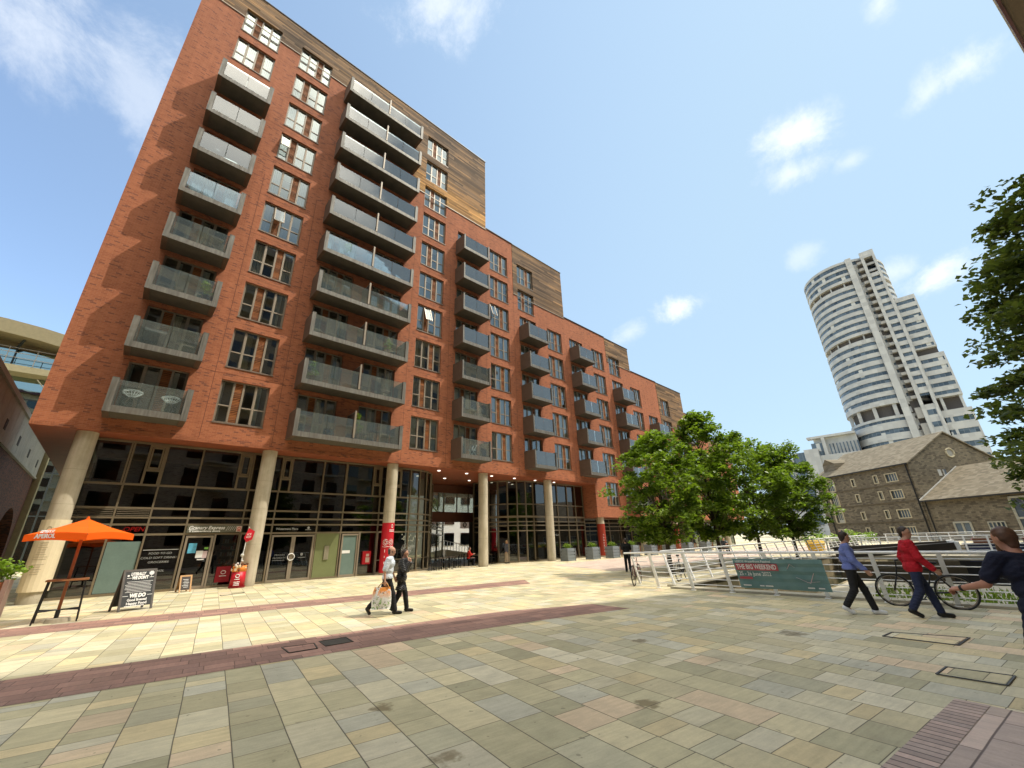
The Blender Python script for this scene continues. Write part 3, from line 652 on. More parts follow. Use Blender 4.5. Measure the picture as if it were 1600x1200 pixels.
# open shop doorway with chiller, shelves and the red poster
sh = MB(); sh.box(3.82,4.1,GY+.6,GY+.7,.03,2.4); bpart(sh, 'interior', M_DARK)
ch = MB(); ch.box(4.15,4.82,GY+.35,GY+.95,.03,2.4); o = bpart(ch, 'chiller_cabinet', plain('chiller_body', (.05,.035,.03), .5))
pk = MB(); r = random.Random(2)
for z in (1.05,1.4,1.7,2.0):
    pk.box(4.17,4.80,GY+.30,GY+.35,z-.03,z, 0)
    for i in range(6): pk.box(4.2+i*.1, 4.27+i*.1, GY+.30, GY+.345, z+.001, z+r.uniform(.1,.2), r.choice([1,1,2,3]))
bpart(pk, 'shelf_goods', [M_FRAME, plain('red_packet', (.40,.05,.03)), plain('white_packet', (.55,.5,.45)), plain('amber_packet', (.42,.2,.04))], o)
o = bpart(MB().box(4.12,4.72,GY-.1,GY-.06,.22,.92), 'red_poster', plain('dark_red_poster', (.28,.01,.02)))
pm = MB(); pm.tube([(4.42+.1*math.cos(2*math.pi*i/16), GY-.105, .66+.07*math.sin(2*math.pi*i/16)) for i in range(16)], .014, 6, closed=True); pm.box(4.28,4.56,GY-.106,GY-.101,.48,.51); bpart(pm, 'emblem', M_LETTER, o)
np_ = MB(); y = GY-.075
np_.box(2.80,3.12,y,y+.008,1.58,2.02,0); np_.box(3.15,3.42,y,y+.008,1.36,1.68,1); np_.box(3.42,3.6,y,y+.008,1.34,1.66,2); np_.box(3.44,3.6,y,y+.008,1.74,1.83,3); np_.box(3.24,3.52,y,y+.008,1.26,1.31,1)
bpart(np_, 'door_posters', [plain('blue_poster', (.10,.38,.55), .5, 0, .4, 6), plain('white_paper', (.7,.7,.68)), plain('pink_paper', (.55,.42,.42)), plain('green_sticker', (.2,.45,.08))], d1)
fr = MB()
for i in range(4): fr.box(4.02,4.06,GY+.5,GY+.55,.1,2.3)
MB().box(3.75,3.82,GY-.09,GY+.03,.02,2.42).box(4.82,4.9,GY-.09,GY+.03,.02,2.42).each('door_jamb', M_FRAME, BLD)
# shop sign
sg = bpart(MB().box(2.58,4.86,GY-.14,GY-.09,2.50,2.83), 'shop_sign', plain('grey_green_fascia', (.12,.12,.085), .5))
tm = MB(); text_mb(tm, 'Granary Express', .215, facadeM(3.36,GY-.145,2.715), shear=.25, width=1.45, bold=.004); text_mb(tm, 'a convenience store', .115, facadeM(3.30,GY-.145,2.565), width=1.25, shear=.1, bold=.004)
for i in range(5): tm.bar((4.16+i*.085,GY-.147,2.58+.02*(i%2)),(4.24+i*.085,GY-.147,2.78),.028,.008)
tm.tube([(2.74,GY-.147,2.66),(2.64,GY-.147,2.63),(2.7,GY-.147,2.6),(2.9,GY-.147,2.64)],.013,5)
bpart(tm, 'lettering', M_LETTER, sg)
bpart(MB().box(4.6,4.82,GY-.16,GY-.142,2.53,2.79), 'cash_sticker', plain('cream_sticker', (.7,.55,.45)), sg); bpart(MB().tube([(4.71+.06*math.cos(2*math.pi*i/12),GY-.165,2.68+.06*math.sin(2*math.pi*i/12)) for i in range(12)],.018,6,closed=True).box(4.64,4.78,GY-.168,GY-.161,2.555,2.59), 'emblem', plain('sticker_red', (.55,.06,.05)), sg)
tm = MB(); text_mb(tm, 'OPEN', .27, facadeM(.66,GY-.10,2.66), shear=.15, width=.72); bpart(tm, 'open_lettering', emit('dim_neon_red', (.55,.03,.02), .28))
M_FAINT = plain('faint_lettering', (.34,.34,.32), .6)
tm = MB()
for i, s_ in enumerate(('FOOD TO GO','COLD SOFT DRINKS','GROCERIES','','ALCOHOL')):
    if s_: text_mb(tm, s_, .125, facadeM(1.82,GY-.02,1.62-i*.185), shear=.12, width=.082*len(s_))
tm.box(1.18,2.46,GY-.03,GY-.02,1.76,1.79); bpart(tm, 'window_lettering', M_FAINT)
tm = MB(); text_mb(tm, 'Watermans Place', .16, facadeM(7.0,GY-.10,2.65), width=1.12, bold=.003)
tm.cyl((8.1,GY-.10,2.71),(8.1,GY-.09,2.71),.065,n=16); tm.box(7.95,8.25,GY-.10,GY-.095,2.59,2.62); bpart(tm, 'building_name', M_FAINT)
tm = MB(); text_mb(tm, 'PRIVATE', .12, facadeM(6.83,GY-.10,1.33), width=.5); text_mb(tm, 'PROPERTY', .12, facadeM(6.83,GY-.10,1.18), width=.62); tm.box(6.5,7.1,GY-.10,GY-.095,1.06,1.08); tm.cyl((7.93,GY-.10,1.33),(7.93,GY-.09,1.33),.075,n=16); tm.box(7.75,8.12,GY-.10,GY-.095,1.16,1.19); bpart(tm, 'door_lettering', plain('dim_lettering', (.16,.16,.15)))
tm = MB(); text_mb(tm, 'FAZENDA', .2, facadeM(29.1,26.0,2.05), width=1.25); bpart(tm, 'restaurant_lettering', M_FAINT)
# cafe emblem and pendant lights behind the round corner glass
def on_arc(cx, cy, r, ang): return (cx+r*math.cos(R(ang)), cy+r*math.sin(R(ang)))
pl = MB(); r = random.Random(8)
for i in range(26):
    a = r.uniform(-95,-25); rr = r.uniform(1.9,2.7); x, y = on_arc(14.4,28.9,rr,a); z = r.uniform(1.85,2.3); pl.sphere((x,y,z),.045,6)
pl.each('pendant_lamp', emit('warm_pendant', (1,.82,.6), 1.2), BLD)
em = MB()
for k in range(11):
    a = math.pi*2*k/11; cx, cz = .26*math.cos(a), .22*math.sin(a)*1.1; em.tube([(14.35+cx+.11*math.cos(b*math.pi/4),GY-.03,1.35+cz+.11*math.sin(b*math.pi/4)) for b in range(8)],.016,5,closed=True)
em.sphere((14.35,GY-.03,1.3),.1,8,sy=.1); bpart(em, 'window_emblem', M_FAINT)
em = MB()
for a in range(-90,0,15):
    p = on_arc(14.4,28.9,2.98,a); q = on_arc(14.4,28.9,2.98,a+15); em.bar((p[0],p[1],.8),(q[0],q[1],.8),.06,.04)
em.bar((12.3,GY-.05,.8),(14.4,GY-.05,.8),.06,.04); bpart(em, 'counter_rail', M_FRAME_D)
# columns
def column(x, z1, wrap=None):
    c = MB(); n = 20
    c.cyl((x,25.1,0),(x,25.1,z1),.36,n=n,caps=False); 
    o = bpart(c, 'column', M_CONC, smooth=True)
    rr = MB()
    for z in (1.9,3.6,5.0):
        if z < z1: rr.cyl((x,25.1,z),(x,25.1,z+.012),.362,n=n,caps=False)
    bpart(rr, 'joint_ring', plain('joint_line', (.3,.27,.2)), o)
    if wrap == 'stone':
        s = MB(); s.cyl((x,25.1,.42),(x,25.1,3.0),.43,n=n); wo_ = bpart(s, 'engraved_sleeve', plain('cream_stone', (.66,.56,.38), .75, 0, .08, 2), o)
        tm = MB(); r = random.Random(4)
        for i in range(13):
            z = 2.15-i*.085-(.1 if i > 7 else 0); hw = r.uniform(.22,.5)
            pts = [(x+.433*math.sin(a-.25),25.1-.433*math.cos(a-.25),z) for a in [(-hw+2*hw*j/5) for j in range(6)]]
            tm.tube(pts,.006,4)
        pts = [(x+.433*math.sin(-.25+.16*math.cos(b)),25.1-.433*math.cos(-.25+.16*math.cos(b)),2.62+.13*math.sin(b)) for b in [k*math.pi/6 for k in range(12)]]; tm.tube(pts,.008,4,closed=True)
        bpart(tm, 'inscription', plain('engraved_grey', (.33,.27,.18)), wo_)
    if wrap in ('red','rust'):
        m = M_REDP if wrap == 'red' else plain('rust_vinyl', (.30,.03,.012), .5)
        s = MB(); s.cyl((x,25.1,.12),(x,25.1,2.95),.372,n=n); wo_ = bpart(s, 'vinyl_wrap', m, o)
        tm = MB()
        def P(a, z): return (x+.378*math.sin(a),25.1-.378*math.cos(a),z)
        if wrap == 'red':
            for (ca, k) in ((.18,.22),(-.75,.22)):
                for j in range(7):
                    b = j*2*math.pi/7; tm.tube([P(ca+(.11*math.cos(b)+.055*math.cos(q_))/.378, 1.82+.13*math.sin(b)+.06*math.sin(q_)) for q_ in [k2*math.pi/3 for k2 in range(6)]],.010,4,closed=True)
                tm.tube([P(ca-.5,1.58),P(ca,1.55),P(ca+.5,1.58)],.012,4)
            tm.tube([P(.2+.16*math.cos(b),2.75+.1*math.sin(b)) for b in [k2*math.pi/6 for k2 in range(12)]],.012,4,closed=True); tm.bar(P(.2,2.67),P(.2,2.83),.012)
            for z in (2.52,2.44): tm.tube([P(-.25,z),P(.2,z),P(.65,z)],.016,4)
            for z, h in ((1.25,.16),(.95,.1),(.6,.14)): tm.bar(P(.25,z),P(.25,z+h),.02); tm.bar(P(.12,z+h),P(.38,z+h),.02); tm.bar(P(-.75,z),P(-.75,z+h),.02)
        else:
            for i, ch in enumerate('FAZENDA'):
                for a in (-.55, .75):
                    z = 1.95-i*.24; p = P(a, z); tx = (math.cos(a), math.sin(a), 0); text_mb(tm, ch, .2, frameM(p, (0,0,-1), tx))
        bpart(tm, 'white_marks', M_LETTER, wo_)
column(-1.75, 6.62, 'stone'); column(5.35, 6.62); column(12.6, 6.62, 'red'); column(20.2, 6.62); column(27.55, 6.62)
column(34.9, 3.55, 'rust'); column(42.45, 3.55); column(50.0, 3.55, 'rust'); column(57.7, 3.55); column(65.2, 3.55)
# downlights in the soffit
dl = MB()
for x in (16.5,19,21.5,24,26.5,29):
    for y in (25.6,28.6): dl.cyl((x,y,6.58),(x,y,6.615),.11,n=12)
dl.each('downlight', emit('downlight', (1,.9,.75), 1.6), BLD)
# the passage: glazed link overhead, side wall, rear wall opening onto the bright yard
br = MB(); br.box(19.9,25.6,32.0,32.2,3.4,4.25); br.box(19.9,25.6,31.95,32.25,5.9,6.6); bpart(br, 'link_bridge', plain('bridge_cladding', (.13,.05,.03), .6))
o = bpart(MB().box(19.9,25.6,32.05,32.1,4.25,5.9), 'bridge_glass', M_BGLASS)
bm_ = MB(); 
for x in (21.3,22.7,24.0): bm_.box(x-.03,x+.03,32,32.12,4.25,5.9)
bm_.each('bridge_mullion', M_FRAME_D, BLD)
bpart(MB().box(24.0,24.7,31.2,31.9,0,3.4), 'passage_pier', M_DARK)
# ------------------------------------------------------------------ yard seen through the passage
M_PALE = plain('pale_render', (.42,.43,.43), .8, 0, .12, .6)
t = thing('yard_building', 'pale grey building standing behind the passage through the brick block', 'building', (47, 62.5, 0))
MB().box(28,66,62,63,0,12).build('wall', M_PALE, t)
m = MB()
for i in range(6):
    for j in range(3): m.box(38+i*3.4,40+i*3.4,61.9,61.99,1.2+j*3.4,3.2+j*3.4)
m.each('window', M_TGLASS, t)
t2 = thing('hanging_sign', 'white sign with black emblem hung in the yard beyond the passage', 'sign', (34.5, 46, 3.4)); MB().box(33.2,36.2,46,46.1,3.35,4.25).build('board', M_LETTER, t2)
tm = MB(); text_mb(tm, 'BIG', .62, facadeM(35.1,45.97,3.8), width=1.0, bold=.02); tm.tube([(33.9+.26*math.cos(k*math.pi/8),45.97,3.8+.26*math.sin(k*math.pi/8)) for k in range(16)],.06,6,closed=True); tm.build('lettering', M_BLACK, t2)
MB().cyl((33.5,46.05,4.25),(33.5,46.05,7),.03).cyl((35.9,46.05,4.25),(35.9,46.05,7),.03).each('hanger', M_FRAME, t2)
rp = thing('ramp_railing', 'white sloping ramp railing in the yard beyond the passage', 'railing', (31.5, 43, 0))
m = MB()
for k in range(16):
    x = 28.8+k*.42; z = 1.9-k*.085; m.bar((x,43,max(z-1.0,0)),(x,43,z),.06)
m.bar((28.7,43,1.95),(35.3,43,.6),.08); m.build('rails', M_WHITE, rp)
MB().add([(28.7,42.6,0),(35.5,42.6,0),(28.7,42.6,.95),(28.7,45,0),(35.5,45,0),(28.7,45,.95)],[(0,1,2),(3,5,4),(2,1,4,5),(0,2,5,3)]).build('ramp', M_CONC, rp)
# ------------------------------------------------------------------ viaduct and station on the left
VI = thing('viaduct', 'dark brick viaduct with grey concrete parapet panels left of the brick block', 'viaduct', (-8, 40, 0))
m = MB(); xw = -6.0
def arch_wall(mb, y0, y1, z1, ya, yb, zs, n=12):           # wall in the plane x=xw with one round arch
    mb.quad((xw,y0,0),(xw,ya,0),(xw,ya,z1),(xw,y0,z1)); mb.quad((xw,yb,0),(xw,y1,0),(xw,y1,z1),(xw,yb,z1))
    yc, rr = (ya+yb)/2, (yb-ya)/2; prev = (ya, zs)
    for i in range(1, n+1):
        a = math.pi*(1-i/n); p = (yc+rr*math.cos(a), zs+rr*math.sin(a)); mb.quad((xw,prev[0],prev[1]),(xw,p[0],p[1]),(xw,p[0],z1),(xw,prev[0],z1)); mb.quad((xw,prev[0],prev[1]),(xw-4,prev[0],prev[1]),(xw-4,p[0],p[1]),(xw,p[0],p[1])); prev = p
    mb.quad((xw,ya,0),(xw-4,ya,0),(xw-4,ya,zs),(xw,ya,zs)); mb.quad((xw-4,yb,0),(xw,yb,0),(xw,yb,zs),(xw-4,yb,zs)); mb.quad((xw-4,ya,0),(xw-4,yb,0),(xw-4,yb,z1),(xw-4,ya,z1))
arch_wall(m, 20, 34, 7.9, 25, 32, 1.6); arch_wall(m, 34, 44, 7.9, 35.5, 42.5, 1.6); arch_wall(m, 44, 54, 7.9, 45.5, 52.5, 1.6)
m.quad((xw,54,0),(-30,54,0),(-30,54,7.9),(xw,54,7.9)); m.quad((-30,20,0),(xw,20,0),(xw,20,7.9),(-30,20,7.9)); m.quad((-30,20,7.9),(xw,20,7.9),(xw,54,7.9),(-30,54,7.9))
m.build('brick_wall', M_OLDBRICK, VI)
cc = plain('weathered_concrete', (.30,.30,.25), .85, 0, .28, .8)
m = MB(); y = 20.0
while y < 53.5: m.box(xw-.12, xw+.08, y+.02, y+1.66, 7.9, 10.3); y += 1.68
m.box(xw-.2,xw+.2,20,54,10.3,10.6); m.box(xw-.18,xw+.16,20,54,7.78,7.9); m.build('parapet_panel', cc, VI)
m = MB()
for y in (31.1,36.1,41.2,46.2,51.3): m.box(xw+.08,xw+.10,y,y+.55,8.5,9.1)
m.each('vent_opening', M_DARK, VI)
m = MB(); m.box(xw-.3,xw+.4,53.6,54.4,0,10.6); m.build('end_pier', plain('olive_concrete', (.24,.22,.12), .9), VI)
ST = thing('railway_station', 'glass fronted station hall under a curved tan roof, behind the viaduct', 'station', (-20, 76, 0))
SY = 75.0
m = MB(); n = 24
def zr(x): return 28.4-.012*(x+17)**2 if x > -17 else 28.4
for i in range(n):
    a, b = -60+i*3.0, -57+i*3.0
    for (z0, z1, yy0, yy1) in ((0,2.0,-3,26),):
        m.quad((a,SY+yy0,zr(a)),(b,SY+yy0,zr(b)),(b,SY+yy1,zr(b)),(a,SY+yy1,zr(a))); m.quad((a,SY+yy0,zr(a)-1.7),(b,SY+yy0,zr(b)-1.7),(b,SY+yy0,zr(b)),(a,SY+yy0,zr(a))); m.quad((a,SY+yy1,zr(a)-1.7),(b,SY+yy1,zr(b)-1.7),(b,SY+yy0,zr(b)-1.7),(a,SY+yy0,zr(a)-1.7))
m.build('curved_roof', plain('tan_roof', (.24,.20,.11), .7), ST)
MB().box(-60,10,SY,SY+20,0,25.6).build('glass_wall', glass('station_glass', (.06,.08,.08), .42, gcol=(.75,.95,.92)), ST)
MB().box(-60,10,SY+.05,SY+.5,25.7,27.6).build('upper_wall', plain('tan_wall', (.16,.13,.07), .8), ST)
m = MB()
for k in range(20): x = -58+k*3.4; m.box(x-.07,x+.07,SY-.15,SY,0,25.7); m.bar((x,SY-.5,25.6),(x+.9,SY-2.5,27.2),.22)
for z in (6,11,16.2,19.6): m.box(-60,10,SY-.12,SY,z-.06,z+.06)
m.build('mullion', plain('dark_steel', (.05,.06,.06), .5, .5), ST)
m = MB(); m.box(-60,10,SY-2.2,SY,22.3,23.1); m.build('walkway', plain('walkway_beam', (.30,.26,.15), .7), ST)
m = MB()
for z in (24.0,24.6,25.2): m.box(-60,10,SY-2.25,SY-2.2,z-.03,z+.03)
for k in range(30): x = -60+k*2.3; m.box(x-.03,x+.03,SY-2.27,SY-2.2,23.1,25.3)
m.build('walkway_rail', M_FRAME, ST)
m = MB()
for k in range(12): x = -58+k*5.2; m.bar((x,SY+.02-.2,22.2),(x+2.2,SY-.2,19.7),.28,.1)
m.each('brace', M_WHITE, ST)
# external stair at the foot of the viaduct
ES = thing('metal_stair', 'dark metal stair with pale handrails against the viaduct on the far left', 'stair', (-4.6, 27, 0))
m = MB()
for i in range(16): m.box(-5.6,-3.9,24+i*.34,24.32+i*.34,2.9-i*.18,2.95-i*.18)
m.each('tread', M_FRAME_D, ES)
m = MB(); m.bar((-3.88,24,3.9),(-3.88,29.4,1.0),.07); m.bar((-3.88,24,2.9),(-3.88,29.4,0.05),.2); m.bar((-5.62,24,3.9),(-5.62,29.4,1.0),.07); m.build('handrail', plain('galvanised', (.45,.46,.45), .4, .5), ES)

# ------------------------------------------------------------------ tall hotel behind the camera (its shade covers the foreground; its eave enters top right)
HA = math.atan(.249); hu = Vector((math.cos(HA), -math.sin(HA), 0)); hv = Vector((math.sin(HA), math.cos(HA), 0))
def hp(u, v, z): p = Vector((0,-2.05,0))+hu*u+hv*v; return (p.x, p.y, z)
HT = thing('hotel_building', 'tall hotel behind the viewer, its dark eave showing in the top right corner', 'building', hp(5,-6,0))
def hbox(mb, u0, u1, v0, v1, z0, z1, mi=0):
    return mb.add([hp(u0,v0,z0),hp(u1,v0,z0),hp(u1,v1,z0),hp(u0,v1,z0),hp(u0,v0,z1),hp(u1,v0,z1),hp(u1,v1,z1),hp(u0,v1,z1)],[(0,3,2,1),(4,5,6,7),(0,1,5,4),(1,2,6,5),(2,3,7,6),(3,0,4,7)],mi)
m = MB(); hbox(m,-45,60,-18,-1.6,0,38.4); m.build('brick_wall', M_HOTEL, HT)
m = MB(); hbox(m,-45.6,60.6,-18.5,-.05,38.4,38.62); m.build('eave_soffit', plain('eave_boarding', (.17,.13,.09), .8), HT)
m = MB(); hbox(m,-45.8,60.8,-.05,.12,38.3,39.0); m.build('eave_edge', plain('maroon_edge', (.10,.03,.035), .5), HT); m = MB(); hbox(m,-45.8,60.8,.12,.2,38.75,39.0); m.build('gutter', plain('pale_gutter', (.6,.6,.58), .5), HT)
m = MB(); 
for i in range(30):
    for j in range(12):
        u = -43+i*3.4; hbox(m,u,u+1.6,-1.62,-1.52,2.2+j*3,4.1+j*3)
m.build('window', M_SGLASS, HT)['kind'] = 'stuff'
m = MB()
for i in range(15):
    for j in range(1,12): u = -41.2+i*6.8; hbox(m,u,u+2.6,-1.6,-.5,1.8+j*3,2.0+j*3); 
m.build('balcony_slab', M_CONC, HT)['kind'] = 'stuff'

# ------------------------------------------------------------------ curved office tower
TD = 210.0; TA = R(2.93)
tx = Vector((math.sin(TA), -math.cos(TA), 0)); ty = Vector((math.cos(TA), math.sin(TA), 0)); T0 = ty*TD        # tx: to the right in view, ty: away
def tp(x, y, z): p = T0+tx*x+ty*y; return (p.x, p.y, z)
TW = thing('office_tower', 'tall white tower with a curved banded front, recessed balconies and a straight right hand wing', 'tower', tp(0,18,0))
M_CLAD = NT('white_tower_cladding'); _x,_y,_z = M_CLAD.sep(M_CLAD.pos())[:3]; _pn = M_CLAD.white(M_CLAD.comb(M_CLAD.math('FLOOR',M_CLAD.math('DIVIDE',_y,1.5)),M_CLAD.math('FLOOR',M_CLAD.math('DIVIDE',_z,1.7)),.3))
_jn = M_CLAD.maprange(M_CLAD.math('FRACT',M_CLAD.math('DIVIDE',_z,1.7)),.0,.05,1.0,0.0)
_cc = M_CLAD.mix(_pn,(.31,.31,.30),(.40,.40,.385)); M_CLAD.principled(M_CLAD.mix(_jn,_cc,(.35,.34,.32)),.5); M_CLAD = M_CLAD.m
t_ = NT('tower_glazing'); x,y,z = t_.sep(t_.pos())[:3]; cell = t_.white(t_.comb(t_.math('FLOOR',t_.math('DIVIDE',y,1.35)),t_.math('FLOOR',t_.math('DIVIDE',z,3.3)),.5)); mu = t_.maprange(t_.math('FRACT',t_.math('DIVIDE',y,1.35)),.0,.12,1.0,0.0)
gc = t_.mix(cell,(.03,.046,.062),(.10,.135,.17)); gc = t_.mix(t_.math('GREATER_THAN',cell,.94),gc,(.45,.45,.42)); t_.principled(t_.mix(mu,gc,(.16,.17,.18)),.22,0,.45); M_TWG = t_.m
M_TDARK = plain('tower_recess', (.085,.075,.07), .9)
RX, RY = 15.0, 17.0
def ell(a, k=1.0): return (RX*k*math.sin(a), RY-RY*k*math.cos(a))          # a=0 faces the viewer
def ring(mb, z0, z1, k, a0=-150, a1=150, n=60, mi=0, top=True):
    P = [ell(R(a0+(a1-a0)*i/n), k) for i in range(n+1)]
    for p, q in zip(P, P[1:]):
        mb.quad(tp(*p,z0),tp(*q,z0),tp(*q,z1),tp(*p,z1),mi)
        if top: i0 = (p[0]*.8,RY+(p[1]-RY)*.8); i1 = (q[0]*.8,RY+(q[1]-RY)*.8); mb.quad(tp(*p,z1),tp(*q,z1),tp(*i1,z1),tp(*i0,z1),mi); mb.quad(tp(*i0,z0),tp(*i1,z0),tp(*q,z0),tp(*p,z0),mi)
gl = MB(); ring(gl,0,42,.965,top=False); ring(gl,47.3,74.7,.985,top=False); ring(gl,77.0,100.0,.985,top=False); ring(gl,102.2,111,.985,top=False); gl.build('curved_glazing', M_TWG, TW)
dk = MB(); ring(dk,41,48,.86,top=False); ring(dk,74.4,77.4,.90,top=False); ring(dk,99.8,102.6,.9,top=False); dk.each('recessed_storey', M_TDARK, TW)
bd = MB()
for z0, z1 in ((0,9),(11,13.4),(15.4,17.8),(19.8,22.3),(24.3,26.7),(28.6,31.1),(33,35.5),(37.2,39.9),(41,42.0)): ring(bd,z0,z1,.985 if z1 < 41 else .985)
ring(bd,46.6,48.6,1.0)
z = 48.6
for i in range(8): ring(bd,z+1.45,z+3.25,1.0); z += 3.25
ring(bd,76.9,78.2,1.0); z = 78.2
for i in range(7): ring(bd,z+1.4,z+3.1,1.0); z += 3.1
ring(bd,102.0,103.3,1.0); z = 103.3
for i in range(3): ring(bd,z+1.8,z+2.9,1.0); z += 2.9
bd.build('cladding_band', M_CLAD, TW)
pc = MB()
for a in (-70,-45,-20,5): 
    x_, y_ = ell(R(a),.95); pc.add([tp(x_-.6,y_-.3,41.5),tp(x_+.6,y_-.3,41.5),tp(x_+.6,y_+.6,41.5),tp(x_-.6,y_+.6,41.5),tp(x_-.6,y_-.3,47.5),tp(x_+.6,y_-.3,47.5),tp(x_+.6,y_+.6,47.5),tp(x_-.6,y_+.6,47.5)],[(0,1,5,4),(1,2,6,5),(3,0,4,7),(2,3,7,6)])
for zz, h in ((74.9,2.2),(100,2.2)):
    for a in (-80,-60,-40,-20,0):
        x_, y_ = ell(R(a),.95); pc.add([tp(x_-.25,y_-.1,zz),tp(x_+.25,y_-.1,zz),tp(x_+.25,y_+.3,zz),tp(x_-.25,y_+.3,zz),tp(x_-.25,y_-.1,zz+h),tp(x_+.25,y_-.1,zz+h),tp(x_+.25,y_+.3,zz+h),tp(x_-.25,y_+.3,zz+h)],[(0,1,5,4),(1,2,6,5),(3,0,4,7),(2,3,7,6)])
pc.each('recess_pier', M_CLAD, TW)
def tbox(mb, x0, x1, y0, y1, z0, z1, mi=0):
    return mb.add([tp(x0,y0,z0),tp(x1,y0,z0),tp(x1,y1,z0),tp(x0,y1,z0),tp(x0,y0,z1),tp(x1,y0,z1),tp(x1,y1,z1),tp(x0,y1,z1)],[(0,3,2,1),(4,5,6,7),(0,1,5,4),(1,2,6,5),(2,3,7,6),(3,0,4,7)],mi)
s = MB(); tbox(s,2.9,5.0,-.6,10,0,112.2); s.build('stair_shaft', M_CLAD, TW)
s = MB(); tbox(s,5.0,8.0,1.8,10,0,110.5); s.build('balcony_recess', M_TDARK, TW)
s = MB(); z = 47
while z < 108: tbox(s,6.4,8.0,-.1,1.8,z,z+1.15); z += 3.2
tbox(s,6.2,8.0,.2,1.8,0,12); tbox(s,6.2,8.0,.2,1.8,20,24); tbox(s,6.2,8.0,.2,1.8,28,31); tbox(s,6.2,8.0,.2,1.8,33,37.5); tbox(s,6.2,8.0,.2,1.8,39.5,43.5); s.each('recess_balcony', plain('balcony_grey', (.28,.27,.25), .7), TW)
s = MB(); z = 20
while z < 108: tbox(s,5.05,5.6,1.2,1.8,z,z+2.2); z += 3.2
s.each('recess_window', M_CLAD, TW)
py = MB(); tbox(py,8.0,9.0,-.6,12,0,112.6); tbox(py,11.7,12.6,-.6,12,0,112.6); tbox(py,9.0,11.7,-.58,12,109.6,112.6); tbox(py,8.0,12.6,11.5,12,100,109.6); 
z = 47.5; py2 = MB()
tbox(py,9.0,11.7,-.3,12,0,44) 
for i in range(17):
    a = 47.5+i*3.2
    tbox(py,9.0,11.7,-.3,12,a+1.5 if i else a+.9,a+3.2); tbox(py2,9.0,11.7,.1,12,a,a+1.5)
    if a > 99: break
for a in (103.2,106.4): tbox(py,9.0,11.7,.6,1.2,a,a+1.0)
for a in (17.5,22,26.5,31,35.5,40): tbox(py2,9.2,11.5,-.36,0,a,a+1.9)
py.build('lift_shaft', M_CLAD, TW); py2.each('shaft_window', M_TWG, TW)
wg = MB(); wgl = MB(); wd = MB()
def wing(x1, floors, y):
    for a in floors: tbox(wg,12.6,x1,y,26,a+1.45,a+3.2); tbox(wgl,12.9,x1-.5,y+.25,25,a,a+1.46); tbox(wg,x1-.5,x1,y,26,a,a+1.46); tbox(wg,12.6,12.9,y,26,a,a+1.46)
wing(18.7,[65.6+i*3.2 for i in range(7)],.8); tbox(wg,12.6,18.7,.8,26,65.2,65.8)
tbox(wd,12.9,18.6,2.5,25,62.3,65.3)
wing(19.7,[46.6+i*3.2 for i in range(5)],.8); tbox(wg,12.6,19.7,.8,26,45.8,46.7)
tbox(wd,12.8,19.4,3.5,25,40.8,46.0); tbox(wg,13.6,14.4,1.2,2.2,40.8,46); tbox(wg,18.6,19.3,1.2,2.2,40.8,46)
for a in (36.4,31.9,27.4,22.9,18.4,13.9,9.4): tbox(wg,12.6,20.4,.8,26,a+1.9,a+4.55); tbox(wgl,13.0,14.2,1.0,25,a,a+1.95); tbox(wg,14.2,14.9,.8,26,a,a+1.9); tbox(wgl,14.9,19.9,1.0,25,a,a+1.95); tbox(wg,19.9,20.4,.8,26,a,a+1.9)
tbox(wg,12.6,20.4,.8,26,0,9.5)
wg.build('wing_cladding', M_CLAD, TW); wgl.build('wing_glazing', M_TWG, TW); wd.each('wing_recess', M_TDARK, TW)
rf = MB(); ring(rf,111.9,112.3,.8); tbox(rf,-4,3,12,20,111.8,114.6); tbox(rf,-13,13,8,26,111.5,111.9); rf.build('roof', plain('tower_roof', (.40,.40,.39)), TW)
# podium offices to the left of the tower
PO = thing('podium_offices', 'low white office block with blue glass stair towers left of the curved tower', 'building', tp(-26,10,0))
s = MB(); tbox(s,-44,-12,2,24,0,31); tbox(s,-27.5,-13,4,24,31,38.5); s.build('wall', M_CLAD, PO)
s = MB(); tbox(s,-36,-31.5,1.7,3,4,33.2); tbox(s,-28.6,-24.8,3.2,5,6,36.5); s.each('glass_stair', M_TWG, PO)
s = MB(); tbox(s,-31.5,-26.5,.9,4,0,34); tbox(s,-24.6,-23.4,2.2,4.5,0,38.5); tbox(s,-29.5,-13,2.2,6,38.3,39.2); s.each('fin_wall', M_CLAD, PO)
s = MB(); 
for i in range(5): tbox(s,-43,-37,1.9,2.2,10+i*4.4,12+i*4.4)
for i in range(9): tbox(s,-22.5+i*1.15,-22.1+i*1.15,3.6,4.2,28,35.5)
s.each('window', M_TWG, PO)

# ------------------------------------------------------------------ stone warehouse
WD = Vector((.618,.786,0)); WN = Vector((.786,-.618,0)); W0 = Vector((82.5,4.7,0))     # along the long face (away), into the building
def wp(s, d, z): p = W0+WD*s+WN*d; return (p.x, p.y, z)
WH = thing('stone_warehouse', 'old four storey gritstone warehouse with stone slate roof and round gable window', 'warehouse', wp(11,7,0))
LW, WWD, EZ, RZ = 17.3, 14.8, 10.5, 14.9
def wholes(): 
    H = []
    for f, z in enumerate((.6,3.0,5.75,8.2)):
        H += [(s-.28, s+.28, z+.2, z+1.25) for s in (5.6,9.7)]; H.append((2.9,4.6,z+.1,z+1.25) ) if False else H.append((2.2,3.9,z+.15,z+1.2))
        H.append((13.6,15.1,z-.1,z+1.5) if f else (13.2,15.3,z+.1,z+1.1))
    return H
HOL = wholes()
m = MB(); xs = sorted({0,LW,*[h[i] for h in HOL for i in (0,1)]}); zs = sorted({0,EZ,*[h[i] for h in HOL for i in (2,3)]})
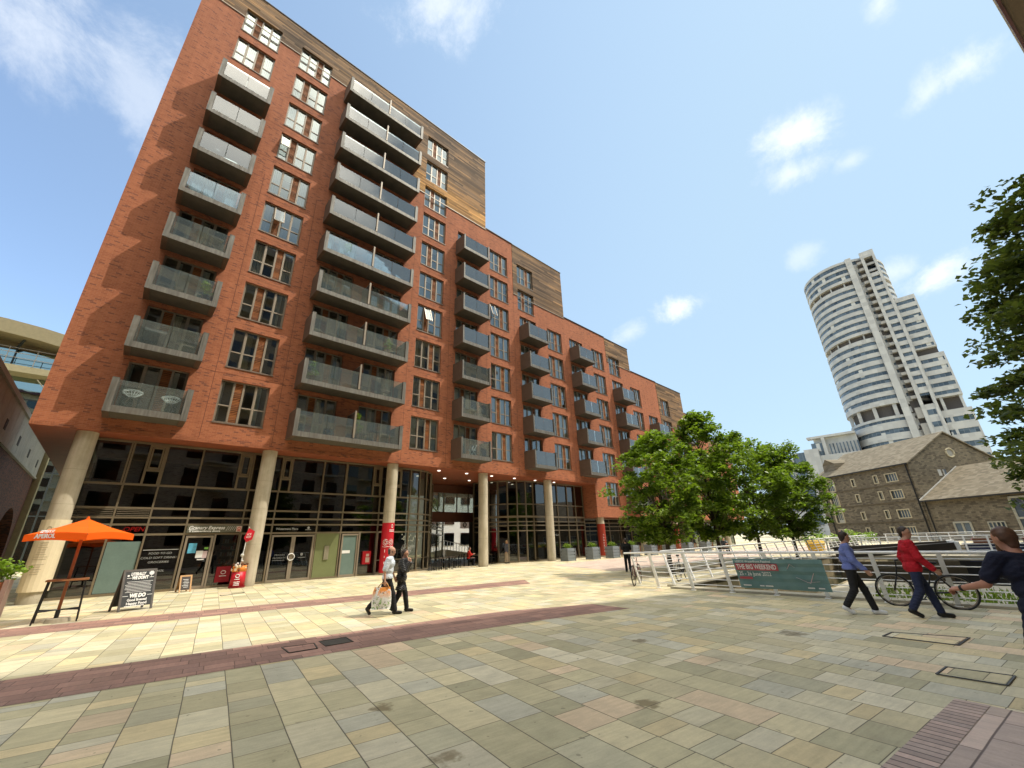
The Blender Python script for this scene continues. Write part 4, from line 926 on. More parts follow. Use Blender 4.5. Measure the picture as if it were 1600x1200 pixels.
for a, b in zip(xs, xs[1:]):
    for c, d in zip(zs, zs[1:]):
        if not any(h[0] < (a+b)/2 < h[1] and h[2] < (c+d)/2 < h[3] for h in HOL): m.quad(wp(b,0,c),wp(a,0,c),wp(a,0,d),wp(b,0,d))
for h in HOL:
    for (p, q) in (((h[0],h[2]),(h[0],h[3])),((h[1],h[3]),(h[1],h[2])),((h[0],h[3]),(h[1],h[3])),((h[1],h[2]),(h[0],h[2]))): m.quad(wp(p[0],0,p[1]),wp(q[0],0,q[1]),wp(q[0],.3,q[1]),wp(p[0],.3,p[1]))
m.quad(wp(0,0,0),wp(0,WWD,0),wp(0,WWD,EZ),wp(0,0,EZ)); m.poly([wp(0,0,EZ),wp(0,WWD,EZ),wp(0,WWD/2,RZ)]); m.quad(wp(LW,WWD,0),wp(LW,0,0),wp(LW,0,EZ),wp(LW,WWD,EZ)); m.poly([wp(LW,WWD,EZ),wp(LW,0,EZ),wp(LW,WWD/2,RZ)]); m.quad(wp(0,WWD,0),wp(LW,WWD,0),wp(LW,WWD,EZ),wp(0,WWD,EZ))
m.build('stone_wall', M_STONE, WH)
M_SLATE = NT('stone_slate'); _u = M_SLATE; _x,_y,_z = _u.sep(_u.pos())[:3]; _s = _u.math('ADD',_u.math('MULTIPLY',_x,.618),_u.math('MULTIPLY',_y,.786)); _r = _u.math('FLOOR',_u.math('DIVIDE',_z,.2)); _c = _u.math('FLOOR',_u.math('ADD',_u.math('DIVIDE',_s,.5),_u.math('MULTIPLY',_u.white(_u.comb(_r,1.0,1.0)),5.0)))
_w = _u.white(_u.comb(_c,_r,.5)); _j = _u.maprange(_u.math('FRACT',_u.math('DIVIDE',_z,.2)),.0,.2,1.0,0.0); _n = _u.noise(_u.pos(),.5,5)
_cc = _u.ramp(_u.math('ADD',_u.math('MULTIPLY',_w,.6),_u.math('MULTIPLY',_n,.5)),[(0,(.095,.08,.056)),(.5,(.155,.13,.09)),(1,(.22,.19,.14))]); _u.principled(_u.mix(_u.math('MULTIPLY',_j,.7),_cc,(.06,.05,.035)),.85,0,.25); M_SLATE = M_SLATE.m
m = MB(); oz = .35
m.add([wp(-.25,-.3,EZ-.12),wp(LW+.2,-.3,EZ-.12),wp(LW+.2,WWD/2,RZ+.06),wp(-.25,WWD/2,RZ+.06),wp(-.25,-.3,EZ+.06),wp(LW+.2,-.3,EZ+.06),wp(LW+.2,WWD/2,RZ+.24),wp(-.25,WWD/2,RZ+.24)],[(0,1,2,3),(7,6,5,4),(0,4,5,1),(1,5,6,2),(3,7,4,0)])
m.add([wp(-.25,WWD+.3,EZ-.12),wp(LW+.2,WWD+.3,EZ-.12),wp(LW+.2,WWD/2,RZ+.06),wp(-.25,WWD/2,RZ+.06),wp(-.25,WWD+.3,EZ+.06),wp(LW+.2,WWD+.3,EZ+.06),wp(LW+.2,WWD/2,RZ+.24),wp(-.25,WWD/2,RZ+.24)],[(3,2,1,0),(4,5,6,7),(1,5,4,0),(2,6,5,1),(0,4,7,3)])
m.build('slate_roof', M_SLATE, WH)
M_SURR = plain('pale_stone_surround', (.42,.37,.25), .8, 0, .15, 2)
m = MB(); gm = MB(); 
for (a,b,c,d) in HOL:
    t_ = .13
    for (s0,s1,z0,z1) in ((a-t_,a,c-t_,d+t_),(b,b+t_,c-t_,d+t_),(a,b,d,d+t_),(a,b,c-t_,c)): m.add([wp(s0,-.05,z0),wp(s1,-.05,z0),wp(s1,.1,z0),wp(s0,.1,z0),wp(s0,-.05,z1),wp(s1,-.05,z1),wp(s1,.1,z1),wp(s0,.1,z1)],[(0,3,2,1),(4,5,6,7),(0,1,5,4),(1,2,6,5),(2,3,7,6),(3,0,4,7)])
    gm.quad(wp(b,.2,c),wp(a,.2,c),wp(a,.2,d),wp(b,.2,d))
    k_ = 1 if b-a < .8 else 3
    for i in range(1, k_+1):
        s_ = a+(b-a)*i/(k_+1); m.add([wp(s_-.05,.1,c),wp(s_+.05,.1,c),wp(s_+.05,.1,d),wp(s_-.05,.1,d)],[(0,1,2,3)])
m.build('window_surround', M_SURR, WH); gm.each('window_glass', M_TWG, WH)
m = MB()                                    # arched loading openings, string courses, downpipes
for z in (3.0,5.75,8.2):
    pts = [(14.35+.85*math.cos(a), z+1.35+.75*math.sin(a)) for a in [k*math.pi/8 for k in range(9)]]
    m.tube([wp(s_,-.04,z_) for s_,z_ in [(15.2,z-.1)]+pts+[(13.5,z-.1)]], .1, 6)
m.each('arch_surround', M_SURR, WH)
m = MB()
for z in (2.55,5.25,7.75): m.add([wp(0,-.07,z),wp(LW,-.07,z),wp(LW,.02,z),wp(0,.02,z),wp(0,-.07,z+.16),wp(LW,-.07,z+.16),wp(LW,.02,z+.16),wp(0,.02,z+.16)],[(0,1,5,4),(4,5,6,7),(0,3,2,1)])
m.each('string_course', plain('dark_string', (.10,.08,.05), .9), WH)
m = MB()
for s_ in (.25,15.9): m.cyl(wp(s_,-.16,0),wp(s_,-.16,EZ),.09,n=8)
m.bar(wp(-.2,-.36,EZ-.06),wp(LW,-.36,EZ-.06),.14); m.each('downpipe', M_BLACK, WH)
m = MB(); c0 = (7.4,); 
m.tube([wp(-.05,7.4+.62*math.cos(a),11.9+.62*math.sin(a)) for a in [k*math.pi/10 for k in range(20)]],.13,6,closed=True); m.build('round_window_surround', M_SURR, WH)
MB().poly([wp(-.03,7.4+.58*math.cos(a),11.9+.58*math.sin(a)) for a in [k*math.pi/10 for k in range(20)]]).build('round_window', plain('blind_roundel', (.26,.25,.22), .6), WH)
m = MB(); 
for d_ in (4.3,5.1): m.quad(wp(-.04,d_,8.6),wp(-.04,d_+.5,8.6),wp(-.04,d_+.5,9.5),wp(-.04,d_,9.5))
m.each('gable_window', M_TWG, WH)
m = MB(); m.add([wp(14,1.6,EZ+.8),wp(16.6,1.6,EZ+.8),wp(16.6,1.6,EZ+2.4),wp(14,1.6,EZ+2.4),wp(14,5.2,EZ+2.6),wp(16.6,5.2,EZ+2.6),wp(15.3,1.2,EZ+3.3),wp(15.3,6.6,EZ+3.3)],[(0,1,2,3),(3,2,6),(0,3,4),(1,5,2),(3,6,7,4),(2,5,7,6)]); m.build('dormer', M_SLATE, WH)
# lower annex in line with the long face
AX = thing('stone_annex', 'single storey gritstone annex with stone slate roof joined to the warehouse gable', 'building', wp(-8,7,0))
AE, AR, AL = 5.15, 9.66, 30
m = MB(); m.quad(wp(0,.12,0),wp(-AL,.12,0),wp(-AL,.12,AE),wp(0,.12,AE)); m.quad(wp(-AL,.12,0),wp(-AL,WWD,0),wp(-AL,WWD,AE),wp(-AL,.12,AE)); m.poly([wp(-AL,.12,AE),wp(-AL,WWD,AE),wp(-AL,WWD/2,AR)]); m.build('stone_wall', M_STONE, AX)
m = MB(); m.add([wp(-.03,-.35,AE-.1),wp(-AL-.2,-.35,AE-.1),wp(-AL-.2,WWD/2,AR),wp(-.03,WWD/2,AR),wp(-.03,-.35,AE+.08),wp(-AL-.2,-.35,AE+.08),wp(-AL-.2,WWD/2,AR+.2),wp(-.03,WWD/2,AR+.2)],[(3,2,1,0),(4,5,6,7),(0,1,5,4),(1,2,6,5),(0,4,7,3)]); m.quad(wp(-.03,WWD,AE),wp(-AL,WWD,AE),wp(-AL,WWD/2,AR+.1),wp(-.03,WWD/2,AR+.1)); m.build('slate_roof', M_SLATE, AX)
m = MB(); m.bar(wp(-.12,-.35,AE+.14),wp(-.12,WWD/2,AR+.24),.11); m.build('lead_flashing', plain('weathered_lead', (.42,.42,.40), .6), AX)
m = MB(); gg = MB()
def awin(s0, s1, z0, z1, nm, nt, w_=.12):
    gg.quad(wp(s0,.09,z0),wp(s1,.09,z0),wp(s1,.09,z1),wp(s0,.09,z1))
    for i in range(nm+1): s_ = s0+(s1-s0)*i/nm; m.bar(wp(s_,.04,z0),wp(s_,.04,z1),w_)
    for j in range(nt+1): z_ = z0+(z1-z0)*j/nt; m.bar(wp(s0,.04,z_),wp(s1,.04,z_),w_)
awin(-3.0,-4.9,.7,2.2,2,1,.2); awin(-6.8,-8.5,.7,2.1,4,2,.12); awin(-9.9,-13.2,0.1,4.7,2,2,.22); awin(-15,-17,.7,2.1,4,2); awin(-20,-22,.7,2.1,4,2)
m.build('window_frame', plain('grey_frame', (.34,.33,.27), .6), AX); gg.each('window_glass', M_TWG, AX)
m = MB(); m.cyl(wp(-.55,-.1,0),wp(-.55,-.1,AE),.08,n=8); m.bar(wp(-.1,-.42,AE-.05),wp(-AL,-.42,AE-.05),.13); m.each('downpipe', M_BLACK, AX)
# ------------------------------------------------------------------ trees
def leafmat(name, stops, trans):
    t = NT(name); inf = t.node('ShaderNodeNewGeometry').outputs['Random Per Island']; n = t.noise(t.pos(), .9, 3)
    c = t.ramp(t.math('ADD', t.math('MULTIPLY', inf, .6), t.math('MULTIPLY', n, .4)), stops)
    b = t.node('ShaderNodeBsdfPrincipled', {'Base Color': c, 'Roughness': .42, 'Specular IOR Level': .35}); tl = t.node('ShaderNodeBsdfTranslucent', {'Color': t.mix(1.0, c, (1.25,1.3,.55), 'MULTIPLY')})
    m = t.node('ShaderNodeMixShader', {0: trans}); t.l.new(b.outputs[0], m.inputs[1]); t.l.new(tl.outputs[0], m.inputs[2]); t.l.new(m.outputs[0], t.out.inputs['Surface']); return t.m
M_LEAF = leafmat('maple_leaves', [(0,(.075,.13,.016)),(.45,(.135,.215,.024)),(.8,(.21,.30,.036)),(1,(.31,.39,.06))], .45)
M_LEAFD = leafmat('dark_leaves', [(0,(.07,.10,.032)),(.5,(.115,.15,.04)),(1,(.20,.225,.06))], .5)
M_LEAFY = leafmat('yellow_green_leaves', [(0,(.12,.22,.02)),(.5,(.19,.30,.03)),(1,(.28,.38,.05))], .4)
def barkmat():
    t = NT('bark'); x,y,z = t.sep(t.pos())[:3]; n = t.noise(t.comb(t.math('MULTIPLY',x,14.0),t.math('MULTIPLY',y,14.0),t.math('MULTIPLY',z,2.0)),1.0,5)
    t.principled(t.ramp(n,[(.3,(.030,.024,.018)),(.7,(.10,.08,.055))]),.9,0,.2,t.bump(n,.6,.02)); return t.m
M_BARK = barkmat()
def leaves_obj(name, clumps, size, mat, parent, seed, flat=.55, droop=.25):
    """clumps: (centre, radius, count); every leaf a folded little blade"""
    r = np.random.default_rng(seed); V = []; off = 0
    for c, rad, cnt in clumps:
        p = r.normal(size=(cnt,3)); p /= np.linalg.norm(p,axis=1)[:,None]; p *= (r.random((cnt,1))**.45)*rad; p[:,2] *= flat; p[:,2] -= droop*(p[:,0]**2+p[:,1]**2)/max(rad,.1)
        V.append(p+np.array(c))
    P = np.concatenate(V); n = len(P)
    az = r.random(n)*2*np.pi; d = np.stack([np.cos(az),np.sin(az),r.normal(-.25,.35,n)],1); d /= np.linalg.norm(d,axis=1)[:,None]
    up = np.stack([r.normal(0,.45,n),r.normal(0,.45,n),np.ones(n)],1); sd_ = np.cross(d,up); sd_ /= np.linalg.norm(sd_,axis=1)[:,None]; nn = np.cross(sd_,d)
    L = size*(.65+.7*r.random((n,1))); Wd = L*.42
    a = P-d*L*.5; b = P+sd_*Wd+nn*L*.12-d*L*.05; e = P+d*L*.55-nn*L*.08; f = P-sd_*Wd+nn*L*.12-d*L*.05
    vs = np.stack([a,b,e,f],1).reshape(-1,3); o0 = np.array(parent['_o']); vs = vs-o0
    me = bpy.data.meshes.new(name); me.vertices.add(4*n); me.vertices.foreach_set('co', vs.astype(np.float32).ravel())
    me.loops.add(6*n); idx = np.arange(n)[:,None]*4+np.array([[0,1,2,0,2,3]]); me.loops.foreach_set('vertex_index', idx.astype(np.int32).ravel())
    me.polygons.add(2*n); me.polygons.foreach_set('loop_start', np.arange(0,6*n,3,dtype=np.int32)); 
    try: me.polygons.foreach_set('loop_total', np.full(2*n,3,dtype=np.int32))
    except Exception: pass
    me.materials.append(mat); me.update(calc_edges=True); me.validate()
    o = bpy.data.objects.new(name, me); COL.objects.link(o); o.parent = parent; o['_o'] = tuple(parent['_o']); return o
def tree(name, label, base, h, crown_r, z0, seed, mat, group, leaf=.16, ncl=150, per=75, rt=.11, cshape=1.0, off=(0,0), layered=False, lobe=1.0):
    r = random.Random(seed); B = Vector(base); t = thing(name, label, 'tree', base, 0, group)
    tm = MB(); top = B+Vector((off[0]*.8, off[1]*.8, h*.9)); pts = []; n = 7
    for i in range(n+1):
        k = i/n; pts.append(B.lerp(top, k)+Vector((r.uniform(-.06,.06)*k*2, r.uniform(-.06,.06)*k*2, 0)))
    tm.tube(pts, [rt*(1.25 if i == 0 else 1-.8*i/n) for i in range(n+1)], 9)
    clumps = []; zc = (z0+h)/2; hz = (h-z0)/2
    k = 0; lobes = [(r.uniform(0,6.28), r.uniform(.75,1.2)) for _ in range(7)]
    while k < ncl:
        zz = r.uniform(-1,1); ang = r.uniform(0,2*math.pi)
        prof = (1.0-.5*max(0,(zz+.35)/1.35) if zz > -.9 else .75) if layered else math.sqrt(max(0, 1-abs(zz)**2.4))*(1.0-.22*max(zz,0))*cshape if zz > -.55 else math.sqrt(max(0,1-((zz+.1)/.95)**2))
        lob = 1+lobe*(.22*math.sin(3*ang+seed)+.14*math.sin(5*ang+seed*2.1+zz*4)); rad = crown_r*prof*lob*(r.uniform(.45,1.0) if r.random() < .8 else r.uniform(.1,.5))
        c = Vector((B.x+off[0]+rad*math.cos(ang), B.y+off[1]+rad*math.sin(ang), B.z+zc+hz*zz*.95+r.uniform(-.2,.2)))
        clumps.append((c, r.uniform(.28,.62)*(crown_r/2.3)**.5, int(per*r.uniform(.5,1.4))))
        if k % 3 == 0:
            att = B.lerp(top, min(.92, max(.2, (c.z-B.z-.9-.3*rad)/(h*.9)))); mid = att.lerp(c, .5)+Vector((0,0,.12)); rr = rt*.34*(1-.5*(c.z-B.z)/h)
            tm.tube([att, mid, c], [rr, rr*.6, rr*.2], 5)
        k += 1
    tm.build('trunk', M_BARK, t, True)
    leaves_obj('crown', clumps, leaf, mat, t, seed, flat=(.35 if layered else .6), droop=(.12 if layered else .3)); return t
G_T = 'trees planted along the canal basin'
tree('maple_tree', 'leftmost bright green basin tree, in front of the brick block balconies', (20.0,10.6,0), 7.1, 2.35, 1.5, 3, M_LEAF, G_T, .19, 150, 74)
tree('maple_tree', 'tallest tree of the basin row, second from the brick block', (25.0,10.2,0), 8.7, 2.5, 1.5, 11, M_LEAF, G_T, .19, 180, 78)
tree('maple_tree', 'third tree of the basin row, between the tallest and the last one', (30.0,9.75,0), 8.0, 2.9, 1.5, 23, M_LEAF, G_T, .19, 150, 75)
tree('maple_tree', 'last tree of the basin row, beside the stone warehouse', (35.0,9.1,0), 8.0, 3.1, 1.4, 77, M_LEAF, G_T, .19, 240, 90, lobe=.4)
tree('street_tree', 'shaded dark green tree reaching in from the right edge, over the stone annex', (13.2,-3.25,0), 8.3, 2.85, 1.5, 44, M_LEAFD, 'trees planted along the canal basin', .125, 400, 135, .14, layered=True, lobe=.45)
tree('street_tree', 'dark leafy tree in the far distance between the brick block and the offices', (92,36,0), 10, 4.2, 2, 51, M_LEAFD, 'far trees', .4, 90, 50)
tree('street_tree', 'broad dark tree standing far back behind the row of basin trees', (100,28,0), 9, 4.5, 1.5, 53, M_LEAFD, 'far trees', .4, 90, 50)
hd = thing('hedge', 'bright yellow green hedge at the foot of the stone warehouse', 'hedge', (52,10.6,0))
leaves_obj('foliage', [((50+.9*i, 11.6-.42*i+random.Random(i).uniform(-.4,.4), 1.0+random.Random(i+9).uniform(-.2,.45)), .75, 110) for i in range(9)], .2, M_LEAFY, hd, 7)
MB().box(50,57.5,9.2,10.2,0,.7).build('stems', M_BARK, hd)

# ------------------------------------------------------------------ railings round the basin
def railing(name, label, p0, p1, lean, z0=.06, H=1.1, sp=1.22, group='white railings round the basin', rails=6, extra=True):
    p0, p1, lean = Vector(p0), Vector(p1), Vector(lean); t = thing(name, label, 'railing', tuple(p0), 0, group)
    L = (p1-p0).length; d = (p1-p0)/L; n = round(L/sp); up = (Vector((0,0,H))+lean)
    for i in range(n+1):
        b = p0+d*(L*i/n); m = MB(); m.bar(b+up*(z0/H)*.0, b+up*.985, .05, .09, up=d)
        m.box(b.x-.07,b.x+.07,b.y-.07,b.y+.07,0.0,.02); m.build('post', M_WHITE, t)
    m = MB(); m.tube([p0+up-d*.15, p1+up+d*.15], .034, 8); m.build('top_rail', M_WHITE, t, True)
    m = MB()
    for k in range(rails):
        q = up*(.12+.755*k/(rails-1)); m.tube([p0+q, p1+q], .013, 6)
    m.build('wire_rails', M_WHITE, t)
    return t
railing('basin_railing', 'white leaning railing along the near edge of the basin, carrying the teal banner', (14.45,8.2,.06), (14.45,-6.5,.06), (-.40,0,0))
railing('basin_railing', 'white leaning railing along the tree side of the basin', (15.2,8.0,.06), (61.5,7.9,.06), (0,.30,0), sp=1.6)
railing('basin_railing', 'white railing of the footbridge across the lock, beyond the blurred walkers', (38.0,7.9,.06), (38.5,-6.0,.06), (.15,0,0), sp=1.0)
railing('basin_railing', 'white railing on the far quay in front of the stone warehouse', (62.4,7.4,.06), (62.4,-14.0,.06), (.1,0,0), sp=1.6)
fbd = thing('footbridge', 'narrow footbridge with a grey deck across the lock basin', 'footbridge', (38.7,1,0)); MB().box(37.8,39.6,-45,7.75,-.2,.05).build('deck', M_COPE, fbd); MB().box(38.3,39.1,-3.5,-2.5,-2.4,-.2).box(38.3,39.1,3.5,4.5,-2.4,-.2).each('pier', M_QUAY, fbd)
rl = thing('railing_return', 'short white rail return at the bicycle end of the near railing', 'railing', (14.45,8.4,0)); m = MB()
up = Vector((-.4,0,1.1)); 
for k in range(6):
    q = up*(.12+.15*k); m.tube([Vector((14.45,8.35,.06))+q, Vector((14.9,9.2,.06))+q*.98], .014, 6)
m.bar((14.9,9.2,.06),(14.55,9.2,1.0),.05,.07); m.tube([Vector((14.05,8.3,1.16)),(14.5,9.5,1.12)],.03,8); m.build('rails', M_WHITE, rl)
# banner
BN = thing('event_banner', 'teal event banner with a red title strip tied to the near railing', 'banner', (14.3,4.28,.1))
bx = Vector((0,-1,0)); bu = Vector((-.40,0,1.1)).normalized(); bo = Vector((14.45,5.42,.06))+Vector((-.06,0,0))
def bp(a, b, o=0): return bo+bx*a+bu*b+Vector((-1,0,-.36)).normalized()*o
M_BAN = NT('teal_banner_mesh'); _n = M_BAN.noise(M_BAN.pos(), 2.2, 5); _w = M_BAN.sep(M_BAN.pos())[2]
M_BAN.principled(M_BAN.mix(M_BAN.maprange(_n,.3,.7),(.12,.23,.23),(.19,.31,.31)),.6,0,.3,M_BAN.bump(_n,.5,.03)); M_BAN = M_BAN.m
m = MB(); N = 20; Mh = 8
for i in range(N):
    for j in range(Mh):
        f_ = lambda a_, b_: bp(2.28*a_/N, .12+.86*b_/Mh, .012*math.sin(b_*2.9)+.008*math.sin(a_*1.3))
        m.quad(f_(i+1,j),f_(i,j),f_(i,j+1),f_(i+1,j+1))
m.build('banner_sheet', M_BAN, BN, True)
m = MB(); m.add([bp(.04,.66,.028),bp(1.18,.66,.028),bp(1.18,.86,.028),bp(.04,.86,.028)],[(1,0,3,2)]); m.add([bp(.06,.40,.028),bp(.42,.40,.028),bp(.42,.47,.028),bp(.06,.47,.028)],[(1,0,3,2)]); m.build('title_strip', plain('coral_strip', (.48,.09,.11), .6), BN)
def bM(a, b): 
    p = bp(a, b, .034); return frameM(p, bx, bu)
tm = MB(); text_mb(tm, 'THE BIG WEEKEND', .19, bM(.61,.76), width=1.06, bold=.003); text_mb(tm, '25 - 26 June 2022', .16, bM(.52,.56), width=.86); text_mb(tm, 'LEEDS Waterfront Festival', .085, bM(.56,.92), width=.95)
for a, w_ in ((.1,.22),(.55,.12),(.7,.2),(1.75,.16),(2.0,.14)): p = bp(a,.2,.03); q_ = bp(a+w_,.24,.03); tm.add([bp(a,.2,.03),bp(a+w_,.2,.03),bp(a+w_,.235,.03),bp(a,.235,.03)],[(1,0,3,2)])
tm.build('lettering', M_LETTER, BN)
m = MB(); 
for (a,b,c,d) in ((1.55,.50,1.85,.34),(1.85,.34,2.0,.62),(1.4,.72,1.5,.86),(1.5,.86,1.6,.76),(1.78,.36,2.08,.40)): m.bar(bp(a,b,.03),bp(c,d,.03),.02,.006)
m.build('oar_drawing', plain('pale_pink_ink', (.55,.42,.45), .6), BN)
# stone island in the basin with a grass strip, lock beams
LI = thing('lock_island', 'low stone island in the basin with a strip of grass', 'island', (21,0,WZ))
MB().box(17.5,27,-9,5.2,-2.4,-.6).build('stone_wall', M_QUAY, LI); MB().box(17.7,26.8,-8.8,5.0,-.6,-.585).build('paved_top', M_COPE, LI)
gr = MB(); r = random.Random(3)
for i in range(1500):
    x, y = r.uniform(19.2,24.5), r.uniform(-8.5,3.4); a = r.uniform(0,3.14); h = r.uniform(.08,.22); gr.add([(x-.05*math.cos(a),y-.05*math.sin(a),-.585),(x+.05*math.cos(a),y+.05*math.sin(a),-.585),(x+r.uniform(-.08,.08),y+r.uniform(-.08,.08),-.585+h)],[(0,1,2)])
struct(gr.build('grass', M_LEAF), 'stuff')
for i, (a, b, lb) in enumerate((((28.2,5.5,.5),(33.0,1.2,.75),'dark timber lock gate beam nearer the basin railing'),((34.8,6.9,.5),(37.2,1.5,.75),'dark timber lock gate beam beside the footbridge'))):
    t = thing('lock_gate', lb, 'lock gate', (a[0],a[1],WZ), 0, 'lock gates')
    MB().bar(a, b, .32, .36).build('balance_beam', plain('tarred_oak', (.06,.05,.04), .8), t)
    MB().bar((a[0],a[1],-.9),(b[0],b[1],-.9),.2,1.4).build('gate_leaf', plain('oak_gate', (.10,.08,.05), .85), t); 
    MB().bar(Vector(b)-Vector((.25,.0,0)),Vector(b)+Vector((.05,.03,.02)),.345,.385).build('white_end', M_WHITE, t)
# narrowboats
def narrowboat(label, x, y0, y1, hull, cab, roofm, seed, zoff=0):
    r = random.Random(seed); t = thing('narrowboat', label, 'boat', (x,(y0+y1)/2,WZ), 0, 'narrowboats moored in the basin')
    z = WZ; w_ = 1.05; m = MB(); ys = [y0,y0+1.2,y1-1.6,y1]; ws = [.35,w_,w_,.1]
    for k in range(3):
        a, b = ys[k], ys[k+1]; wa, wb = ws[k], ws[k+1]; hz = z+.75
        m.quad((x-wa,a,z-.2),(x-wb,b,z-.2),(x-wb,b,hz),(x-wa,a,hz)); m.quad((x+wb,b,z-.2),(x+wa,a,z-.2),(x+wa,a,hz),(x+wb,b,hz)); m.quad((x-wa,a,hz-.12),(x-wb,b,hz-.12),(x+wb,b,hz-.12),(x+wa,a,hz-.12))
    m.quad((x+ws[0],y0,z-.2),(x-ws[0],y0,z-.2),(x-ws[0],y0,z+.75),(x+ws[0],y0,z+.75)); m.build('hull', hull, t)
    c0, c1 = y0+1.5, y1-2.4; m = MB(); m.add([(x-.92,c0,z+.65),(x+.92,c0,z+.65),(x+.92,c1,z+.65),(x-.92,c1,z+.65),(x-.78,c0,z+1.75),(x+.78,c0,z+1.75),(x+.78,c1,z+1.75),(x-.78,c1,z+1.75)],[(0,1,5,4),(1,2,6,5),(2,3,7,6),(3,0,4,7)]); m.build('cabin', cab, t)
    m = MB(); m.add([(x-.84,c0-.1,z+1.75),(x,c0-.1,z+1.83),(x+.84,c0-.1,z+1.75),(x-.84,c1+.1,z+1.75),(x,c1+.1,z+1.83),(x+.84,c1+.1,z+1.75)],[(0,1,4,3),(1,2,5,4),(0,2,1),(3,4,5)]); m.bar((x-.84,c0-.1,z+1.78),(x-.84,c1+.1,z+1.78),.05); m.bar((x+.84,c0-.1,z+1.78),(x+.84,c1+.1,z+1.78),.05); m.build('cabin_roof', roofm, t)
    y = c0+.8
    while y < c1-.6:
        o = MB().add([(x-.895,y,z+1.05),(x-.895,y+.75,z+1.05),(x-.835,y+.75,z+1.5),(x-.835,y,z+1.5)],[(0,3,2,1)]).build('cabin_window', M_TWG, t); y += 1.7
    m = MB(); 
    for i in range(5): yy = r.uniform(c0+.5,c1-.5); m.box(x-.3+r.uniform(-.3,.3),x+r.uniform(.1,.4),yy,yy+r.uniform(.3,.9),z+1.8,z+1.95+r.uniform(0,.25))
    m.build('roof_box', plain('roof_clutter', (.16,.07,.04), .8), t)
    fl = [((x+r.uniform(-.5,.5), r.uniform(c0+.4,c1-.4), z+2.05), .22, 30) for _ in range(5)]; leaves_obj('roof_flowers', fl, .12, plain('pink_flowers', (.50,.10,.12), .7) if seed % 2 else M_LEAF, t, seed); return t
HB = plain('hull_black', (.018,.018,.02), .35, 0, .3, 2); 
narrowboat('black narrowboat with pale blue grey roof moored nearest the right hand railing', 29.0, -11, 1.5, HB, plain('cabin_black', (.03,.03,.035), .3), plain('blue_grey_roof', (.30,.34,.36), .5), 1)
narrowboat('narrowboat with maroon cabin and flowers on its roof, behind the black one', 33.2, -14, .6, HB, plain('cabin_maroon', (.13,.03,.025), .35), plain('maroon_roof', (.10,.035,.03), .6), 3)
narrowboat('narrowboat with dark blue cabin farthest out in the basin', 41.5, -12, 3.5, HB, plain('cabin_navy', (.02,.025,.06), .35), plain('grey_roof', (.25,.25,.24), .6), 5)
yb = thing('grit_bin', 'yellow grit bin behind the railings by the last basin tree', 'bin', (44.5,10.1,0)); m = MB(); m.add([(44.0,9.6,0),(45.1,9.6,0),(45.1,10.5,0),(44.0,10.5,0),(43.9,9.5,.7),(45.2,9.5,.7),(45.2,10.6,.7),(43.9,10.6,.7)],[(0,1,5,4),(1,2,6,5),(2,3,7,6),(3,0,4,7)]); M_YEL = plain('grit_yellow', (.62,.38,.03), .5); m.build('tub', M_YEL, yb); MB().add([(43.85,9.45,.7),(45.25,9.45,.7),(45.25,10.65,.7),(43.85,10.65,.7),(44.0,9.6,.95),(45.1,9.6,.95),(45.1,10.5,.95),(44.0,10.5,.95)],[(0,1,5,4),(1,2,6,5),(2,3,7,6),(3,0,4,7),(4,5,6,7)]).build('lid', M_YEL, yb)

# ------------------------------------------------------------------ planters, cafe furniture
M_GALV = plain('galvanised_planter', (.24,.27,.29), .5, .35, .2, 4)
def planter():
    t = thing('planter_box', 'grey ribbed planter nearest the rust red column, with clipped shrubs', 'planter', (0,0,0), 0, 'grey planters along the terrace')
    m = MB(); s = .42
    for i in range(4): z = .03+i*.235; m.box(-s,s,-s,s,z,z+.17); m.box(-s+.06,s-.06,-s+.06,s-.06,z+.17,z+.235)
    m.build('box', M_GALV, t); m = MB()
    for sx in (-1,1):
        for sy in (-1,1): m.box(sx*s-.03,sx*s+.03,sy*s-.03,sy*s+.03,0,.97)
    m.each('corner_post', plain('planter_post', (.20,.22,.23), .5, .3), t)
    leaves_obj('shrub', [((.2*math.cos(k*1.3),.2*math.sin(k*1.3),1.1+.06*(k%2)),.24,60) for k in range(5)], .085, M_LEAF, t, 5, flat=.9, droop=0); return t
pl0 = planter(); pts = [(27.9,23.6),(30.7,23.2),(33.0,22.75),(35.5,22.3),(38.2,22.0),(41.3,21.7),(44.6,21.4),(48.0,21.0),(51.6,20.6)]
plab = ['grey ribbed planter nearest the restaurant door and the tall columns','grey ribbed planter right of the restaurant door, beside the rust red column','grey ribbed planter directly behind the man in black','fourth grey planter from the restaurant door, left of the first basin tree','grey ribbed planter just right of the first basin tree trunk','sixth grey planter from the restaurant door','seventh grey planter from the restaurant door','grey planter left of the second basin tree trunk','farthest grey planter at the end of the terrace']
for i, p in enumerate(pts):
    if i == 0: pl0.location = (*p,0); pl0.rotation_euler.z = -.12; pl0['label'] = plab[0]
    else: copy_thing(pl0, (*p,0), -.12, plab[i])
M_WOOD = plain('oiled_wood', (.26,.11,.045), .55, 0, .25, 5)
def chair_proto(name, label, cat, mat, wire=False):
    t = thing(name, label, cat, (0,0,0)); s = .21
    MB().box(-s,s,-s,s,.43,.46).build('seat', mat, t)
    for sx in (-1,1):
        for sy in (-1,1): MB().bar((sx*(s-.02),sy*(s-.02),0),(sx*(s-.02),sy*(s-.02),.43),.032).build('leg', mat, t)
    m = MB(); 
    for sx in (-1,1): m.bar((sx*(s-.02),-s+.02,.46),(sx*(s-.02),-s-.06,.86),.032)
    for k in range(4): z = .56+k*.09; yy = -s+.02-.08*(z-.46)/.4; m.bar((-s+.02,yy,z),(s-.02,yy,z),.045,.015)
    m.build('backrest', mat, t); return t
